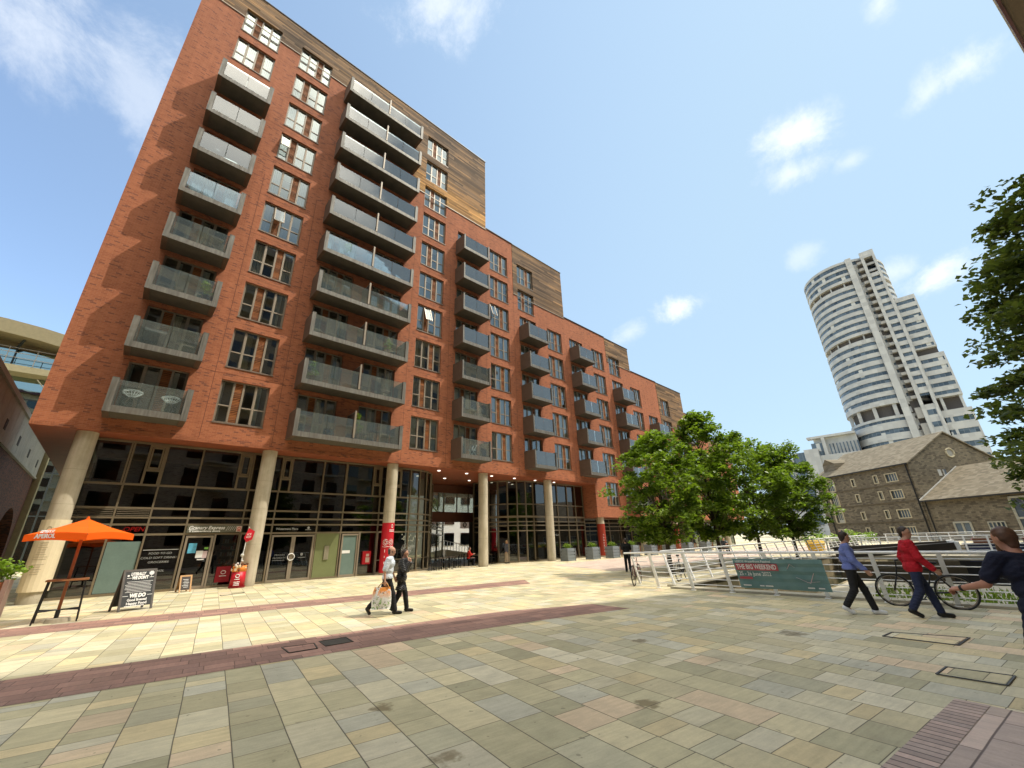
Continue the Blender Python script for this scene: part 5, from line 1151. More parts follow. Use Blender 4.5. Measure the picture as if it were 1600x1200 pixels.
def table_proto(name, label, mat, topm, w_=.35, h=.74):
    t = thing(name, label, 'table', (0,0,0)); MB().box(-w_,w_,-w_,w_,h-.03,h).build('tabletop', topm, t)
    for sx in (-1,1):
        for sy in (-1,1): MB().bar((sx*(w_-.05),sy*(w_-.05),0),(sx*(w_-.05),sy*(w_-.05),h-.03),.045).build('leg', mat, t)
    return t
wc = chair_proto('wooden_chair', 'brown wooden terrace chair set out behind the grey planters', 'chair', M_WOOD); wt = table_proto('wooden_table', 'brown wooden terrace table behind the grey planters', M_WOOD, M_WOOD)
first = True
for (x, y) in ((34.2,23.6),(37.0,23.3),(40.2,22.9),(43.3,22.6),(46.6,22.3),(50.2,22.0)):
    if first: wt.location = (x,y,0); wt['group'] = 'terrace tables'
    else: copy_thing(wt, (x,y,0), .1, wt['label'], 'terrace tables')
    for dx, dy, rz in ((-.62,0,-math.pi/2),(.62,0,math.pi/2),(0,-.62,0)):
        if first and dx == -.62: wc.location = (x+dx,y+dy,0); wc.rotation_euler.z = rz; wc['group'] = 'terrace chairs'
        else: copy_thing(wc, (x+dx,y+dy,0), rz+random.Random(x+dx).uniform(-.3,.3), wc['label'], 'terrace chairs')
    first = False
cc_ = chair_proto('cafe_chair', 'black metal cafe chair outside the round glass corner', 'chair', M_BLACK); ct_ = table_proto('cafe_table', 'small dark cafe table outside the round glass corner', M_BLACK, plain('dark_table_top', (.09,.065,.045), .5), .32)
first = True
for (x, y) in ((16.6,25.2),(18.0,26.2),(19.3,27.5),(20.9,26.9),(22.3,27.2)):
    L_ = {0:'cafe table nearest the round glass corner',1:'cafe table second from the round glass corner',2:'cafe table farthest inside the passage mouth',3:'cafe table in front of the seated person in red',4:'cafe table right of the column by the blurred walker'}
    i = ((16.6,25.2),(18.0,26.2),(19.3,27.5),(20.9,26.9),(22.3,27.2)).index((x,y))
    if first: ct_.location = (x,y,0); ct_['label'] = L_[0]; ct_['group'] = 'cafe tables'
    else: copy_thing(ct_, (x,y,0), .3*i, L_[i], 'cafe tables')
    for dx, rz in ((-.62,-math.pi/2),(.6,math.pi/2)):
        if i == 3 and dx < 0: pass
        if first and dx < 0: cc_.location = (x+dx,y,0); cc_.rotation_euler.z = rz; cc_['group'] = 'cafe chairs'
        else: copy_thing(cc_, (x+dx,y+.1*i-.2,0), rz+.2*i-.4, cc_['label'], 'cafe chairs')
    first = False
# ------------------------------------------------------------------ bar table with orange parasol
UX, UY = -.62, 17.65
BT = thing('bar_table', 'tall wooden bar table on thin dark legs under the orange parasol', 'table', (UX,UY,0))
MB().box(UX-.42,UX+.42,UY-.3,UY+.3,1.02,1.06).build('tabletop', plain('table_wood', (.33,.15,.06), .5, 0, .25, 6), BT)
for sx in (-1,1):
    for sy in (-1,1): MB().bar((UX+sx*.42,UY+sy*.28,0),(UX+sx*.36,UY+sy*.25,1.02),.035).build('leg', M_BLACK, BT)
m = MB(); m.tube([(UX-.41,UY-.28,.3),(UX-.15,UY-.05,.3),(UX+.15,UY+.05,.3),(UX+.41,UY+.28,.3)],.02,6); m.tube([(UX-.41,UY+.28,.3),(UX-.15,UY+.08,.3),(UX+.15,UY-.02,.3),(UX+.41,UY-.28,.3)],.02,6); m.build('foot_rail', M_BLACK, BT)
PA = thing('parasol', 'square bright orange parasol with white lettering on its skirt', 'parasol', (UX,UY,0))
MB().cyl((UX,UY,.05),(UX,UY,2.66),.038,n=10).build('pole', plain('parasol_pole', (.30,.10,.035), .5), PA, True)
t_ = NT('orange_canvas'); b_ = t_.principled((.90,.15,.010),.7,0,.2); tl_ = t_.node('ShaderNodeBsdfTranslucent',{'Color':(.95,.2,.02)}); ms_ = t_.node('ShaderNodeMixShader',{0:.35}); t_.l.new(b_.outputs[0],ms_.inputs[1]); t_.l.new(tl_.outputs[0],ms_.inputs[2]); t_.l.new(ms_.outputs[0],t_.out.inputs['Surface']); M_OR = t_.m
ux = Vector((.78,-.62,0)).normalized(); uy = Vector((.62,.78,0)).normalized(); s = .80; top = Vector((UX,UY,2.66)); cor = [top+ux*a*s+uy*b*s+Vector((0,0,-.44)) for a,b in ((-1,-1),(1,-1),(1,1),(-1,1))]
m = MB(); N = 6
for i in range(4):
    a, b = cor[i], cor[(i+1)%4]
    for j in range(N):                                  # each side sags a little towards the skirt
        p, q = a.lerp(b,j/N), a.lerp(b,(j+1)/N); sag = lambda t: Vector((0,0,.05*math.sin(math.pi*t)))
        p += sag(j/N); q += sag((j+1)/N); pm_, qm_ = top.lerp(p,.5)-Vector((0,0,.03)), top.lerp(q,.5)-Vector((0,0,.03))
        m.add([top,pm_,qm_],[(0,1,2)]); m.quad(pm_,p,q,qm_); m.quad(p,p+Vector((0,0,-.17)),q+Vector((0,0,-.17)),q)
m.build('canopy', M_OR, PA)
m = MB()
for c_ in cor: m.bar(top-Vector((0,0,.06)), c_-Vector((0,0,.02)), .018); m.bar(Vector((UX,UY,2.1)), top.lerp(c_,.55)-Vector((0,0,.05)), .016)
m.build('ribs', M_WOOD, PA); MB().cyl(top-Vector((0,0,.02)),top+Vector((0,0,.06)),.05,.02,10).build('finial', M_OR, PA)
tm = MB(); nrm = Vector((-uy.x,-uy.y,0)); o_ = cor[0].lerp(cor[1],.34)+Vector((0,0,-.045))+nrm*.012; text_mb(tm, 'APEROL', .15, frameM(o_, ux, (0,0,1)), bold=.006, width=.52); text_mb(tm, 'SPRITZ', .1, frameM(o_+Vector((0,0,.12))-nrm*.03, ux, (-nrm*.35+Vector((0,0,1)))), bold=.004, width=.36); tm.build('lettering', M_LETTER, PA)
MB().cyl((UX+.05,UY-.02,0),(UX+.05,UY-.02,.1),.27,.24,20).build('base_weight', M_CONC, PA, False); MB().cyl((UX,UY,.1),(UX,UY,.3),.05,n=10).build('base_collar', M_BLACK, PA)
# ------------------------------------------------------------------ A-boards, ice cream bin
def aboard(name, label, x, y, rz, w_, h, frame, board, rows, feet=.12):
    t = thing(name, label, 'sign board', (x,y,0), rz); tilt = .2
    Mf = Matrix.Translation((x,y,0)) @ Matrix.Rotation(rz,4,'Z')
    def panel(sgn, nm):
        m = MB(); y0 = -sgn*.30; 
        def P(a, b, o=0): return Mf @ Vector((a, (y0*(1-b/h)-sgn*.02) - sgn*o, b))
        for (a0,a1,b0,b1,mi,o) in ((-w_/2,w_/2,feet,h,0,0),):
            m.add([P(a0,b0,-.03),P(a1,b0,-.03),P(a1,b1,-.03),P(a0,b1,-.03),P(a0,b0),P(a1,b0),P(a1,b1),P(a0,b1)],[(4,5,6,7),(3,2,1,0),(0,1,5,4),(1,2,6,5),(2,3,7,6),(3,0,4,7)] if sgn > 0 else [(7,6,5,4),(0,1,2,3),(4,5,1,0),(5,6,2,1),(6,7,3,2),(7,4,0,3)])
        o_ = m.build(nm, board, t, world=True) if False else None
        m.xf(Matrix.Rotation(-rz,4,'Z') @ Matrix.Translation((-x,-y,0))); ob = m.build(nm, board, t, world=False)
        f = MB(); e = .045
        for (a0,a1,b0,b1) in ((-w_/2-.01,-w_/2+e,.0,h+.02),(w_/2-e,w_/2+.01,.0,h+.02),(-w_/2+e,w_/2-e,h-e,h+.02)):
            f.add([P(a0,b0,-.035),P(a1,b0,-.035),P(a1,b1,-.035),P(a0,b1,-.035),P(a0,b0,.008),P(a1,b0,.008),P(a1,b1,.008),P(a0,b1,.008)],[(4,5,6,7),(3,2,1,0),(0,1,5,4),(1,2,6,5),(2,3,7,6),(3,0,4,7)])
        f.xf(Matrix.Rotation(-rz,4,'Z') @ Matrix.Translation((-x,-y,0))); f.build('frame', frame, ob, world=False)
        return ob, P
    fo, P = panel(1, 'front_board'); panel(-1, 'rear_board')
    tm = MB(); yv = (P(0,h)-P(0,0)).normalized(); xv = (P(1,0)-P(0,0)).normalized()
    for (s_, size, px, pz, wd, kw) in rows:
        if s_ == '-':
            m0 = frameM(P(px,pz,.012), xv, yv); tm.add([m0 @ Vector((-wd/2,-size/2,0)), m0 @ Vector((wd/2,-size/2,0)), m0 @ Vector((wd/2,size/2,0)), m0 @ Vector((-wd/2,size/2,0))],[(0,1,2,3)])
        else: text_mb(tm, s_, size, frameM(P(px,pz,.012), xv, yv), width=wd, **kw)
    tm.xf(Matrix.Rotation(-rz,4,'Z') @ Matrix.Translation((-x,-y,0))); tm.build('lettering', M_LETTER, fo, world=False)
rows = [('LITERALLY',.12,-.06,1.04,.40,dict(shear=.2,bold=.006)),('WE DON\'T',.13,.0,.93,.44,dict(shear=.2,bold=.008)),('-',.012,-.28,.93,.12,{}),('-',.012,.31,.93,.12,{}),
        ('WE DO',.15,0,.42,.42,dict(bold=.01,shear=.15)),('-',.012,-.31,.42,.14,{}),('-',.012,.32,.42,.14,{}),('Good Brewed',.10,0,.30,.5,dict(bold=.003)),('Happy Food',.10,0,.20,.52,dict(bold=.003))]
r = random.Random(6)
for i in range(8): rows.append(('-', .010, r.uniform(-.03,.03), .82-i*.042, r.uniform(.55,.72), {}))
rows.append(('-',.07,.30,1.05,.13,{})); rows.append(('-',.12,.30,1.05,.08,{})); rows.append(('-',.05,.30,.96,.012,{})); rows.append(('-',.05,-.31,1.0,.05,{})); rows.append(('-',.02,-.05,.135,.5,{}))
aboard('pavement_sign', 'large black sandwich board with white hand lettering beside the orange parasol', .95, 19.0, .33, .86, 1.16, plain('grey_wood', (.10,.09,.08), .7), plain('blackboard', (.035,.038,.04), .6, 0, .25, 5), rows)
rows2 = [('-',.014,r.uniform(-.02,.02),.5-i*.06,r.uniform(.12,.26),{}) for i in range(6)]
aboard('chalk_board', 'small wooden framed chalk board by the shop door', 2.86, 24.75, .12, .42, .66, plain('pine', (.42,.24,.10), .6), plain('chalkboard', (.045,.035,.03), .7), rows2, .1)
IC = thing('ice_cream_bin', 'red ice cream bin with printed cones and a flag pole by the shop doorway', 'bin', (4.85,24.55,0))
m = MB(); m.cyl((4.85,24.55,0),(4.85,24.55,.08),.33,.36,20); m.build('base', plain('bin_base', (.25,.01,.02)), IC)
m = MB(); m.cyl((4.85,24.55,.08),(4.85,24.55,.70),.31,.29,20); m.build('body', M_REDP, IC, True)
m = MB(); m.cyl((4.85,24.55,.70),(4.85,24.55,.95),.292,.30,20); r = random.Random(5)
m.build('top_collar', plain('orange_collar', (.75,.22,.03), .5), IC, True)
m = MB()
for i in range(26): a = r.uniform(0,6.28); z = r.uniform(.74,1.05); m.sphere((4.85+.29*math.cos(a),24.55+.29*math.sin(a),z),r.uniform(.04,.08),7,r.choice([0,1,2]))
m.each('printed_cone', [plain('cream_cone', (.75,.6,.4)), plain('brown_cone', (.14,.06,.03)), plain('white_cone', (.75,.73,.7))], IC)
tm = MB(); 
for (a0, z, rr) in ((.0,.52,.085),): 
    tm.tube([(4.85+.305*math.sin(a0-.3+.26*math.cos(b)*1.0),24.55-.31*math.cos(a0-.3+.26*math.cos(b)),z+.07*math.sin(b)) for b in [k*math.pi/6 for k in range(12)]],.016,5,closed=True)
for z, hw in ((.38,.35),(.26,.42),(.19,.36),(.13,.4)): tm.tube([(4.85+.308*math.sin(-.3+a),24.55-.312*math.cos(-.3+a),z) for a in [-hw+2*hw*k/5 for k in range(6)]],.014,4)
tm.build('lettering', M_LETTER, IC)
MB().cyl((4.85,24.6,.9),(4.95,24.65,2.72),.018,n=8).build('flag_pole', M_LETTER, IC)
m = MB(); fp = [(4.93,24.6,2.66),(5.2,24.55,2.5),(5.14,24.55,2.12),(4.92,24.6,2.0),(4.78,24.58,2.2)]; m.poly(fp); m.poly([(x,y+.012,z) for x,y,z in fp][::-1]); m.build('flag', M_REDP, IC)
tm = MB(); text_mb(tm,'ICE',.13,frameM((4.98,24.54,2.36),(1,-.1,.1),(0,0,1))); text_mb(tm,'POP',.11,frameM((4.97,24.54,2.23),(1,-.1,.1),(0,0,1))); tm.build('flag_lettering', M_LETTER, IC)
m = MB(); m.tube([(4.88,24.5,1.7),(4.84,24.45,1.5),(4.87,24.5,1.3),(4.83,24.46,1.1)],.02,6); m.sphere((4.83,24.45,1.42),.08,8); m.sphere((4.87,24.46,1.16),.06,8); m.build('ribbon', plain('grey_ribbon', (.5,.5,.47)), IC)
# wooden planter at the left edge
LP = thing('timber_planter', 'slanted reddish timber planter with a green plant at the left edge', 'planter', (-2.45,20.2,0))
rw = plain('red_stained_timber', (.27,.09,.04), .6, 0, .25, 5)
MB().add([(-2.9,19.9,0),(-2.15,19.9,0),(-2.15,20.6,0),(-2.9,20.6,0),(-3.0,19.8,.95),(-1.98,19.8,1.0),(-1.98,20.7,1.0),(-3.0,20.7,.95)],[(0,1,5,4),(1,2,6,5),(2,3,7,6),(3,0,4,7)]).build('box', rw, LP)
MB().box(-2.02,-1.92,19.75,20.75,.0,1.05).build('end_board', plain('grey_stained_timber', (.25,.16,.13), .6), LP)
leaves_obj('plant', [((-2.6+.12*k,20.2+.1*(k%3),1.15+.12*(k%4)),.3,60) for k in range(7)], .11, M_LEAFY, LP, 9)
# ------------------------------------------------------------------ bicycles
def bicycle(name, label, x, y, rz, col):
    t = thing(name, label, 'bicycle', (x,y,0), rz, 'bicycles locked to the railing'); Rw = .34
    def part(mb, nm, m, par=None, sm=True): return mb.build(nm, m, par or t, sm, world=False)
    for wx in (-.52,.52):
        w_ = MB(); w_.tube([(wx+Rw*math.cos(a),0,Rw+Rw*math.sin(a)) for a in [k*math.pi/14 for k in range(28)]],.021,6,closed=True); o = part(w_,'wheel',M_BLACK)
        s_ = MB(); s_.tube([(wx+(Rw-.03)*math.cos(a),0,Rw+(Rw-.03)*math.sin(a)) for a in [k*math.pi/14 for k in range(28)]],.010,5,closed=True)
        for k in range(12): a = k*math.pi/6; s_.bar((wx,0,Rw),(wx+.31*math.cos(a),0,Rw+.31*math.sin(a)),.005)
        s_.cyl((wx,-.05,Rw),(wx,.05,Rw),.025,n=8); part(s_,'rim',M_FRAME,o)
    f = MB(); bb = (-.05,0,.30); st = (-.22,0,.78); hd_ = (.36,0,.82); h2 = (.40,0,.66)
    for a, b in ((bb,st),(bb,h2),(st,hd_),(bb,(-.52,.05,Rw)),(bb,(-.52,-.05,Rw)),(st,(-.52,.05,Rw)),(st,(-.52,-.05,Rw)),(hd_,h2),(h2,(.52,.05,Rw)),(h2,(.52,-.05,Rw))): f.cyl(a,b,.016,n=7)
    part(f,'frame',col)
    h_ = MB(); h_.cyl(hd_,(.34,0,.98),.014,n=7); h_.tube([(.28,-.28,1.0),(.34,-.14,.99),(.36,0,.98),(.34,.14,.99),(.28,.28,1.0)],.013,6); part(h_,'handlebar',M_BLACK)
    s_ = MB(); s_.cyl(st,(-.25,0,.90),.013,n=7); s_.sphere((-.26,0,.93),.13,8,sx=1,sy=.55,sz=.28); part(s_,'saddle',M_BLACK)
    c_ = MB(); c_.cyl((-.05,-.06,.3),(-.05,.06,.3),.05,n=12); c_.bar((-.05,.08,.3),(.05,.08,.18),.018); c_.bar((-.05,-.08,.3),(-.15,-.08,.42),.018); c_.box(.0,.1,.07,.16,.17,.19); c_.box(-.2,-.1,-.16,-.07,.41,.43); part(c_,'crankset',M_BLACK)
    return t
bicycle('bicycle', 'dark red bicycle leaning at the end of the near railing', 15.1, 9.45, .35, plain('maroon_paint', (.12,.02,.025), .35))
bicycle('bicycle', 'black bicycle standing behind the near railing, between it and the first tree', 17.4, 8.75, .15, M_BLACK)
bicycle('bicycle', 'dark bicycle leaned on the near railing behind the two walkers', 14.02, 1.3, math.pi/2+.05, M_BLACK)
# ------------------------------------------------------------------ people: smooth distance-field bodies, meshed as one surface
def surface_nets(F, o, h):
    nx, ny, nz = F.shape; s = F < 0
    c = [s[i:nx-1+i, j:ny-1+j, k:nz-1+k] for i in (0,1) for j in (0,1) for k in (0,1)]
    any_ = np.logical_or.reduce(c); all_ = np.logical_and.reduce(c); act = any_ & ~all_
    I, J, K = np.nonzero(act); n = len(I)
    if n == 0: return np.zeros((0,3)), []
    acc = np.zeros((n,3)); cnt = np.zeros(n)
    for ax in range(3):
        for a in (0,1):
            for b in (0,1):
                d0 = [0,0,0]; oth = [q for q in range(3) if q != ax]; d0[oth[0]] = a; d0[oth[1]] = b; d1 = list(d0); d1[ax] = 1
                f0 = F[I+d0[0],J+d0[1],K+d0[2]]; f1 = F[I+d1[0],J+d1[1],K+d1[2]]; m = (f0 < 0) != (f1 < 0)
                t = np.where(m, f0/np.where(m, f0-f1, 1), 0); p = np.zeros((n,3)); p[:] = d0; p[:,ax] += t
                acc[m] += p[m]; cnt[m] += 1
    V = (acc/cnt[:,None]+np.stack([I,J,K],1))*h+o
    idx = -np.ones(act.shape, int); idx[I,J,K] = np.arange(n); faces = []
    for ax in range(3):
        sl0 = [slice(0,None)]*3; A = np.moveaxis(s, ax, 0); dif = A[:-1] != A[1:]; inside = A[:-1]
        Im = np.moveaxis(idx, ax, 0)
        a, b, c_ = np.nonzero(dif[:, 1:-1, 1:-1]); b = b+1; c_ = c_+1
        q = np.stack([Im[a,b-1,c_-1], Im[a,b,c_-1], Im[a,b,c_], Im[a,b-1,c_]], 1); flip = ~inside[a,b,c_]
        if ax == 1: flip = ~flip
        q[flip] = q[flip][:, ::-1]; faces.append(q)
    return V, np.concatenate(faces)
def cone_d(P, a, b, ra, rb, sc=None):
    a = np.array(a, float); b = np.array(b, float); ab = b-a; L2 = max(ab@ab, 1e-9); t = np.clip(((P-a)@ab)/L2, 0, 1)
    return np.linalg.norm(P-a-t[...,None]*ab, axis=-1)-(ra+(rb-ra)*t)
def field(P, prims, k, infl=0.0):
    d = None
    for (a, b, ra, rb) in prims:
        q = cone_d(P, a, b, ra+infl, rb+infl)
        if d is None: d = q
        else:
            hh = np.clip(.5+.5*(d-q)/k, 0, 1); d = d*(1-hh)+q*hh-k*hh*(1-hh)
    return d
def mesh_field(prims, k, h, infl=0.0, cuts=(), wrinkle=0.0):
    pts = np.array([p for q in prims for p in q[:2]]); r = max(max(q[2], q[3]) for q in prims)+infl+.03
    lo, hi = pts.min(0)-r, pts.max(0)+r; n = np.ceil((hi-lo)/h).astype(int)+1
    G = np.stack(np.meshgrid(*[lo[i]+h*np.arange(n[i]) for i in range(3)], indexing='ij'), -1)
    F = field(G, prims, k, infl)
    if wrinkle: F = F+wrinkle*np.sin(G[...,2]*95+7*np.sin(G[...,0]*13)+5*G[...,1]*9)
    for (p, nrm) in cuts: F = np.maximum(F, (G-np.array(p))@np.array(nrm))
    return surface_nets(F, lo, h)
def hand_prims(w, d, palm_n, side, curl=.5):
    """wrist w, pointing d, palm normal palm_n, side = thumb side direction"""
    w = np.array(w, float); d = np.array(d, float); d /= np.linalg.norm(d); pn = np.array(palm_n, float); pn -= d*(pn@d); pn /= np.linalg.norm(pn); s = np.cross(d, pn); s /= np.linalg.norm(s)
    if s@np.array(side) < 0: s = -s
    P = [(w-d*.02, w+d*.03, .026, .024)]
    for o in (-.027,-.009,.009,.027): P.append((w+d*.02+s*o*.7, w+d*.085+s*o, .015, .0125))
    for o, L in ((.029,.070),(.010,.080),(-.010,.075),(-.029,.058)):
        b = w+d*.088+s*o; c1, c2 = curl*.9, curl*2.0
        m1 = b+(d*math.cos(c1)+pn*math.sin(c1))*L*.5; m2 = m1+(d*math.cos(c2)+pn*math.sin(c2))*L*.5
        P += [(b, m1, .0095, .0088), (m1, m2, .0088, .0070)]
    tb = w+d*.03+s*.028; t1 = tb+(d*.6+s*.6+pn*.35)*.042; t2 = t1+(d*.85+s*.15+pn*.4)*.034
    P += [(tb, t1, .013, .0105), (t1, t2, .0105, .0085)]
    return P
M_SKIN = plain('skin', (.50,.27,.18), .55, 0, .06, 12); M_SKIN2 = plain('tanned_skin', (.42,.20,.125), .55, 0, .06, 12)
def person(label, loc, facing, J, cl, hair, height=1.72, vox=.016, group=None, female=False, skin=None, hand_curl=.6, hemz=None, sleeve=.5, wr=0.0, hairlen=0.0, extra=None):
    """J: joints in local metres for a 1.75 m figure, +Y forward, +X its right"""
    t = thing('person', label, 'person', (loc[0],loc[1],loc[2] if len(loc) > 2 else 0), math.atan2(-facing[0], facing[1]), group); sc = height/1.75; skin = skin or M_SKIN
    A = {k: np.array(v, float) for k, v in J.items()}
    def emitm(V, Fc, nm, mat, parent=t):
        me = bpy.data.meshes.new(nm); me.from_pydata((V*sc).tolist(), [], [tuple(map(int,f)) for f in Fc]); me.materials.append(mat); me.polygons.foreach_set('use_smooth',[True]*len(me.polygons)); me.update()
        o = bpy.data.objects.new(nm, me); COL.objects.link(o); o.parent = parent; return o
    pel, ch, nk, hd = A['pelvis'], A['chest'], A['neck'], A['head']; wS = .165 if female else .185
    rx = A.get('right', np.array([1.,0,0])); 
    torso = [(pel-rx*.075, pel+rx*.075, .118, .118), (pel*.5+ch*.5-rx*.055, pel*.5+ch*.5+rx*.055, .108, .108), (ch-rx*.085, ch+rx*.085, .118, .118), (A['shL']+rx*.02, A['shR']-rx*.02, .062, .062)]
    legs = []
    for s_ in 'LR': legs += [(A['hip'+s_], A['kn'+s_], .088, .056), (A['kn'+s_], A['an'+s_], .056, .040)]
    calves = [(A['kn'+s_]*.6+A['an'+s_]*.4-np.array([0,.02,0]),A['kn'+s_]*.45+A['an'+s_]*.55-np.array([0,.012,0]),.05,.045) for s_ in 'LR']
    feet = []
    for s_ in 'LR': feet += [(A['an'+s_]+np.array([0,0,-.02]), A['toe'+s_], .042, .032)]
    arms = []
    for s_ in 'LR': arms += [(A['sh'+s_], A['el'+s_], .05, .041), (A['el'+s_], A['wr'+s_], .041, .027)]
    hf = A['face']/np.linalg.norm(A['face']); hup = np.array([0,0,1.])-hf*hf[2]; hup /= np.linalg.norm(hup); hr = np.cross(hf, hup)
    headp = [(hd+hup*.035-hf*.012, hd+hup*.03+hf*.005, .092, .088), (hd+hup*.0+hf*.02, hd-hup*.075+hf*.045, .075, .045), (hd+hf*.095-hup*.005, hd+hf*.108-hup*.03, .012, .014), (hd-hup*.06+hf*.01, nk, .058, .056), (hd+hr*.085-hup*.015, hd+hr*.09+hup*.02, .012, .013), (hd-hr*.085-hup*.015, hd-hr*.09+hup*.02, .012, .013), (hd+hf*.078-hup*.062-hr*.015, hd+hf*.078-hup*.062+hr*.015, .011, .011), (nk, ch+np.array([0,0,.06]), .06, .08)]
    V, Fc = mesh_field(torso+legs+calves+feet+arms+headp, .022, vox)
    Vs = [V]; Fs = [np.array(Fc)]; off = len(V)
    for s_ in 'LR':
        d = A.get('hd'+s_, A['wr'+s_]-A['el'+s_]); pn = A.get('pn'+s_, np.array([-1. if s_ == 'R' else 1.,.25,0])); sd_ = A.get('th'+s_, np.array([0,1.,.2]))
        v2, f2 = mesh_field(hand_prims(A['wr'+s_], d, pn, sd_, hand_curl), .008, .0058); Vs.append(v2); Fs.append(np.array(f2)+off); off += len(v2)
    body = emitm(np.concatenate(Vs), np.concatenate(Fs), 'body', skin)
    # eyes
    m = MB()
    for q in (-1,1): e = (hd+hf*.088+hup*.012+hr*q*.032)*sc; m.sphere(tuple(e), .011, 8)
    m.build('eyes', M_BLACK, body, True, world=False)
    # trousers or shorts
    tl = cl.get('leg', .96); cuts = []
    tr = [torso[0], (pel-rx*.07+np.array([0,0,.08]),pel+rx*.07+np.array([0,0,.08]),.112,.112)]
    for s_ in 'LR':
        if tl < .55: e = A['hip'+s_]*(1-tl/.5)+A['kn'+s_]*(tl/.5); tr += [(A['hip'+s_], e, .095, .082)]
        else: e = A['kn'+s_]*(1-(tl-.5)*2)+A['an'+s_]*((tl-.5)*2); tr += [(A['hip'+s_], A['kn'+s_], .09, .064), (A['kn'+s_], e, .066, .056)]
    V, Fc = mesh_field(tr, .02, vox, .012, [(pel+np.array([0,0,.03]), (0,0,1.))], .0025); emitm(V, Fc, 'trousers' if tl > .55 else 'shorts', cl['trousers'])
    # top
    hem = pel+np.array([0,0,cl.get('hem', -.02)]); tp_ = list(torso)
    if cl.get('hem', 0) < -.1: tp_ += [(A['hipL']+np.array([0,0,cl['hem']+.06]), A['hipR']+np.array([0,0,cl['hem']+.06]), .115, .115)]
    for s_ in 'LR':
        e = A['sh'+s_]*(1-min(sleeve,.5)*2)+A['el'+s_]*min(sleeve,.5)*2; tp_ += [(A['sh'+s_], e, .056, .054)]
        if sleeve > .5: w_ = A['el'+s_]*(1-(sleeve-.5)*2)+A['wr'+s_]*((sleeve-.5)*2); tp_ += [(A['el'+s_], w_, .047, .038)]
    tp_ += [(nk-np.array([0,0,.035]), nk-np.array([0,0,.02]), .062, .062)]
    V, Fc = mesh_field(tp_, .02, vox, cl.get('puff', .022), [(hem, (0,0,-1.)), (nk+np.array([0,0,.012]), (0,-.25,1.))], wr or .003); top = emitm(V, Fc, cl.get('topname','shirt'), cl['top'])
    V, Fc = mesh_field([(A['an'+s_]+np.array([0,-.035,-.03]), A['toe'+s_], .040, .034) for s_ in 'L']+[(A['anL'],A['anL']-np.array([0,0,.03]),.045,.044)], .02, .011, .008); emitm(V, Fc, 'shoe', cl['shoes'])
    V, Fc = mesh_field([(A['an'+s_]+np.array([0,-.035,-.03]), A['toe'+s_], .040, .034) for s_ in 'R']+[(A['anR'],A['anR']-np.array([0,0,.03]),.045,.044)], .02, .011, .008); emitm(V, Fc, 'shoe', cl['shoes'])
    if hair is not None:
        hp_ = [(hd+hup*.04-hf*.016, hd+hup*.035+hf*.002, .097, .094), (hd-hf*.045+hup*.02, hd-hf*.05-hup*.045, .07, .055)]
        if hairlen: hp_ += [(hd-hf*.05+hup*.0, hd-hf*.06-hup*(.06+hairlen), .085, .06), (hd-hf*.02+hr*.06, hd-hf*.03+hr*.07-hup*hairlen, .045, .03), (hd-hf*.02-hr*.06, hd-hf*.03-hr*.07-hup*hairlen, .045, .03)]
        cut = [(hd+hf*(.045)+hup*.075, hf*.85-hup*.52)] if cl.get('hair','full') == 'full' else [(hd+hup*.035, hup*.9+hf*.45)]
        V, Fc = mesh_field(hp_, .015, .011, .003, cut, .002); emitm(V, Fc, 'hair', hair)
    return t, A, sc
def walk(stride=.30, lift=.0, lean=.03, armswing=.18):
    J = dict(pelvis=(0,0,.95), chest=(0,lean,1.31), neck=(0,lean+.01,1.49), head=(0,lean+.04,1.63), face=(0,1,-.08), shL=(-.185,lean,1.42), shR=(.185,lean,1.42), hipL=(-.09,0,.90), hipR=(.09,0,.90),
             knL=(-.095,stride*.62,.52), anL=(-.09,stride,.09), toeL=(-.10,stride+.16,.04), knR=(.095,-stride*.15,.50), anR=(.09,-stride*1.05,.16), toeR=(.10,-stride*1.05+.11,.045),
             elL=(-.25,-armswing*.5+lean,1.14), wrL=(-.25,armswing*.1,.90), elR=(.25,armswing*.3+lean,1.14), wrR=(.26,armswing+.08,.92))
    return J
def stand(): 
    J = walk(.06, armswing=.03); J['anR'] = (.10,-.04,.09); J['toeR'] = (.12,.12,.04); J['knR'] = (.1,-.0,.5); J['anL'] = (-.10,.05,.09); J['toeL'] = (-.12,.21,.04); return J
def cloth(name, c, r=.8):
    t = NT(name); p = t.node('ShaderNodeTexCoord').outputs['Object']; n = t.noise(p, 7, 5, .6); x,y,z = t.sep(p)[:3]; w = t.noise(t.comb(t.math('MULTIPLY',x,9.0),t.math('MULTIPLY',y,9.0),t.math('MULTIPLY',z,16.0)), 1.0, 3)
    b = t.math('ADD', .7, t.math('MULTIPLY', n, .6)); t.principled(t.mix(1.0, c, t.comb(b,b,b), 'MULTIPLY'), r, 0, .25, t.bump(t.math('ADD', w, n), .55, .04)); return t.m
M_HAIRD = plain('dark_hair', (.035,.022,.015), .6, 0, .4, 30); M_HAIRB = plain('brown_hair', (.085,.038,.018), .55, 0, .4, 30); M_HAIRF = plain('fair_hair', (.38,.26,.13), .6, 0, .3, 30); M_HAIRG = plain('grey_hair', (.07,.06,.055), .7, 0, .3, 30)
M_SHB = plain('black_shoe', (.015,.014,.013), .4); M_SHW = plain('white_shoe', (.7,.7,.7), .5)
WR = Vector((.8,-.6,0))
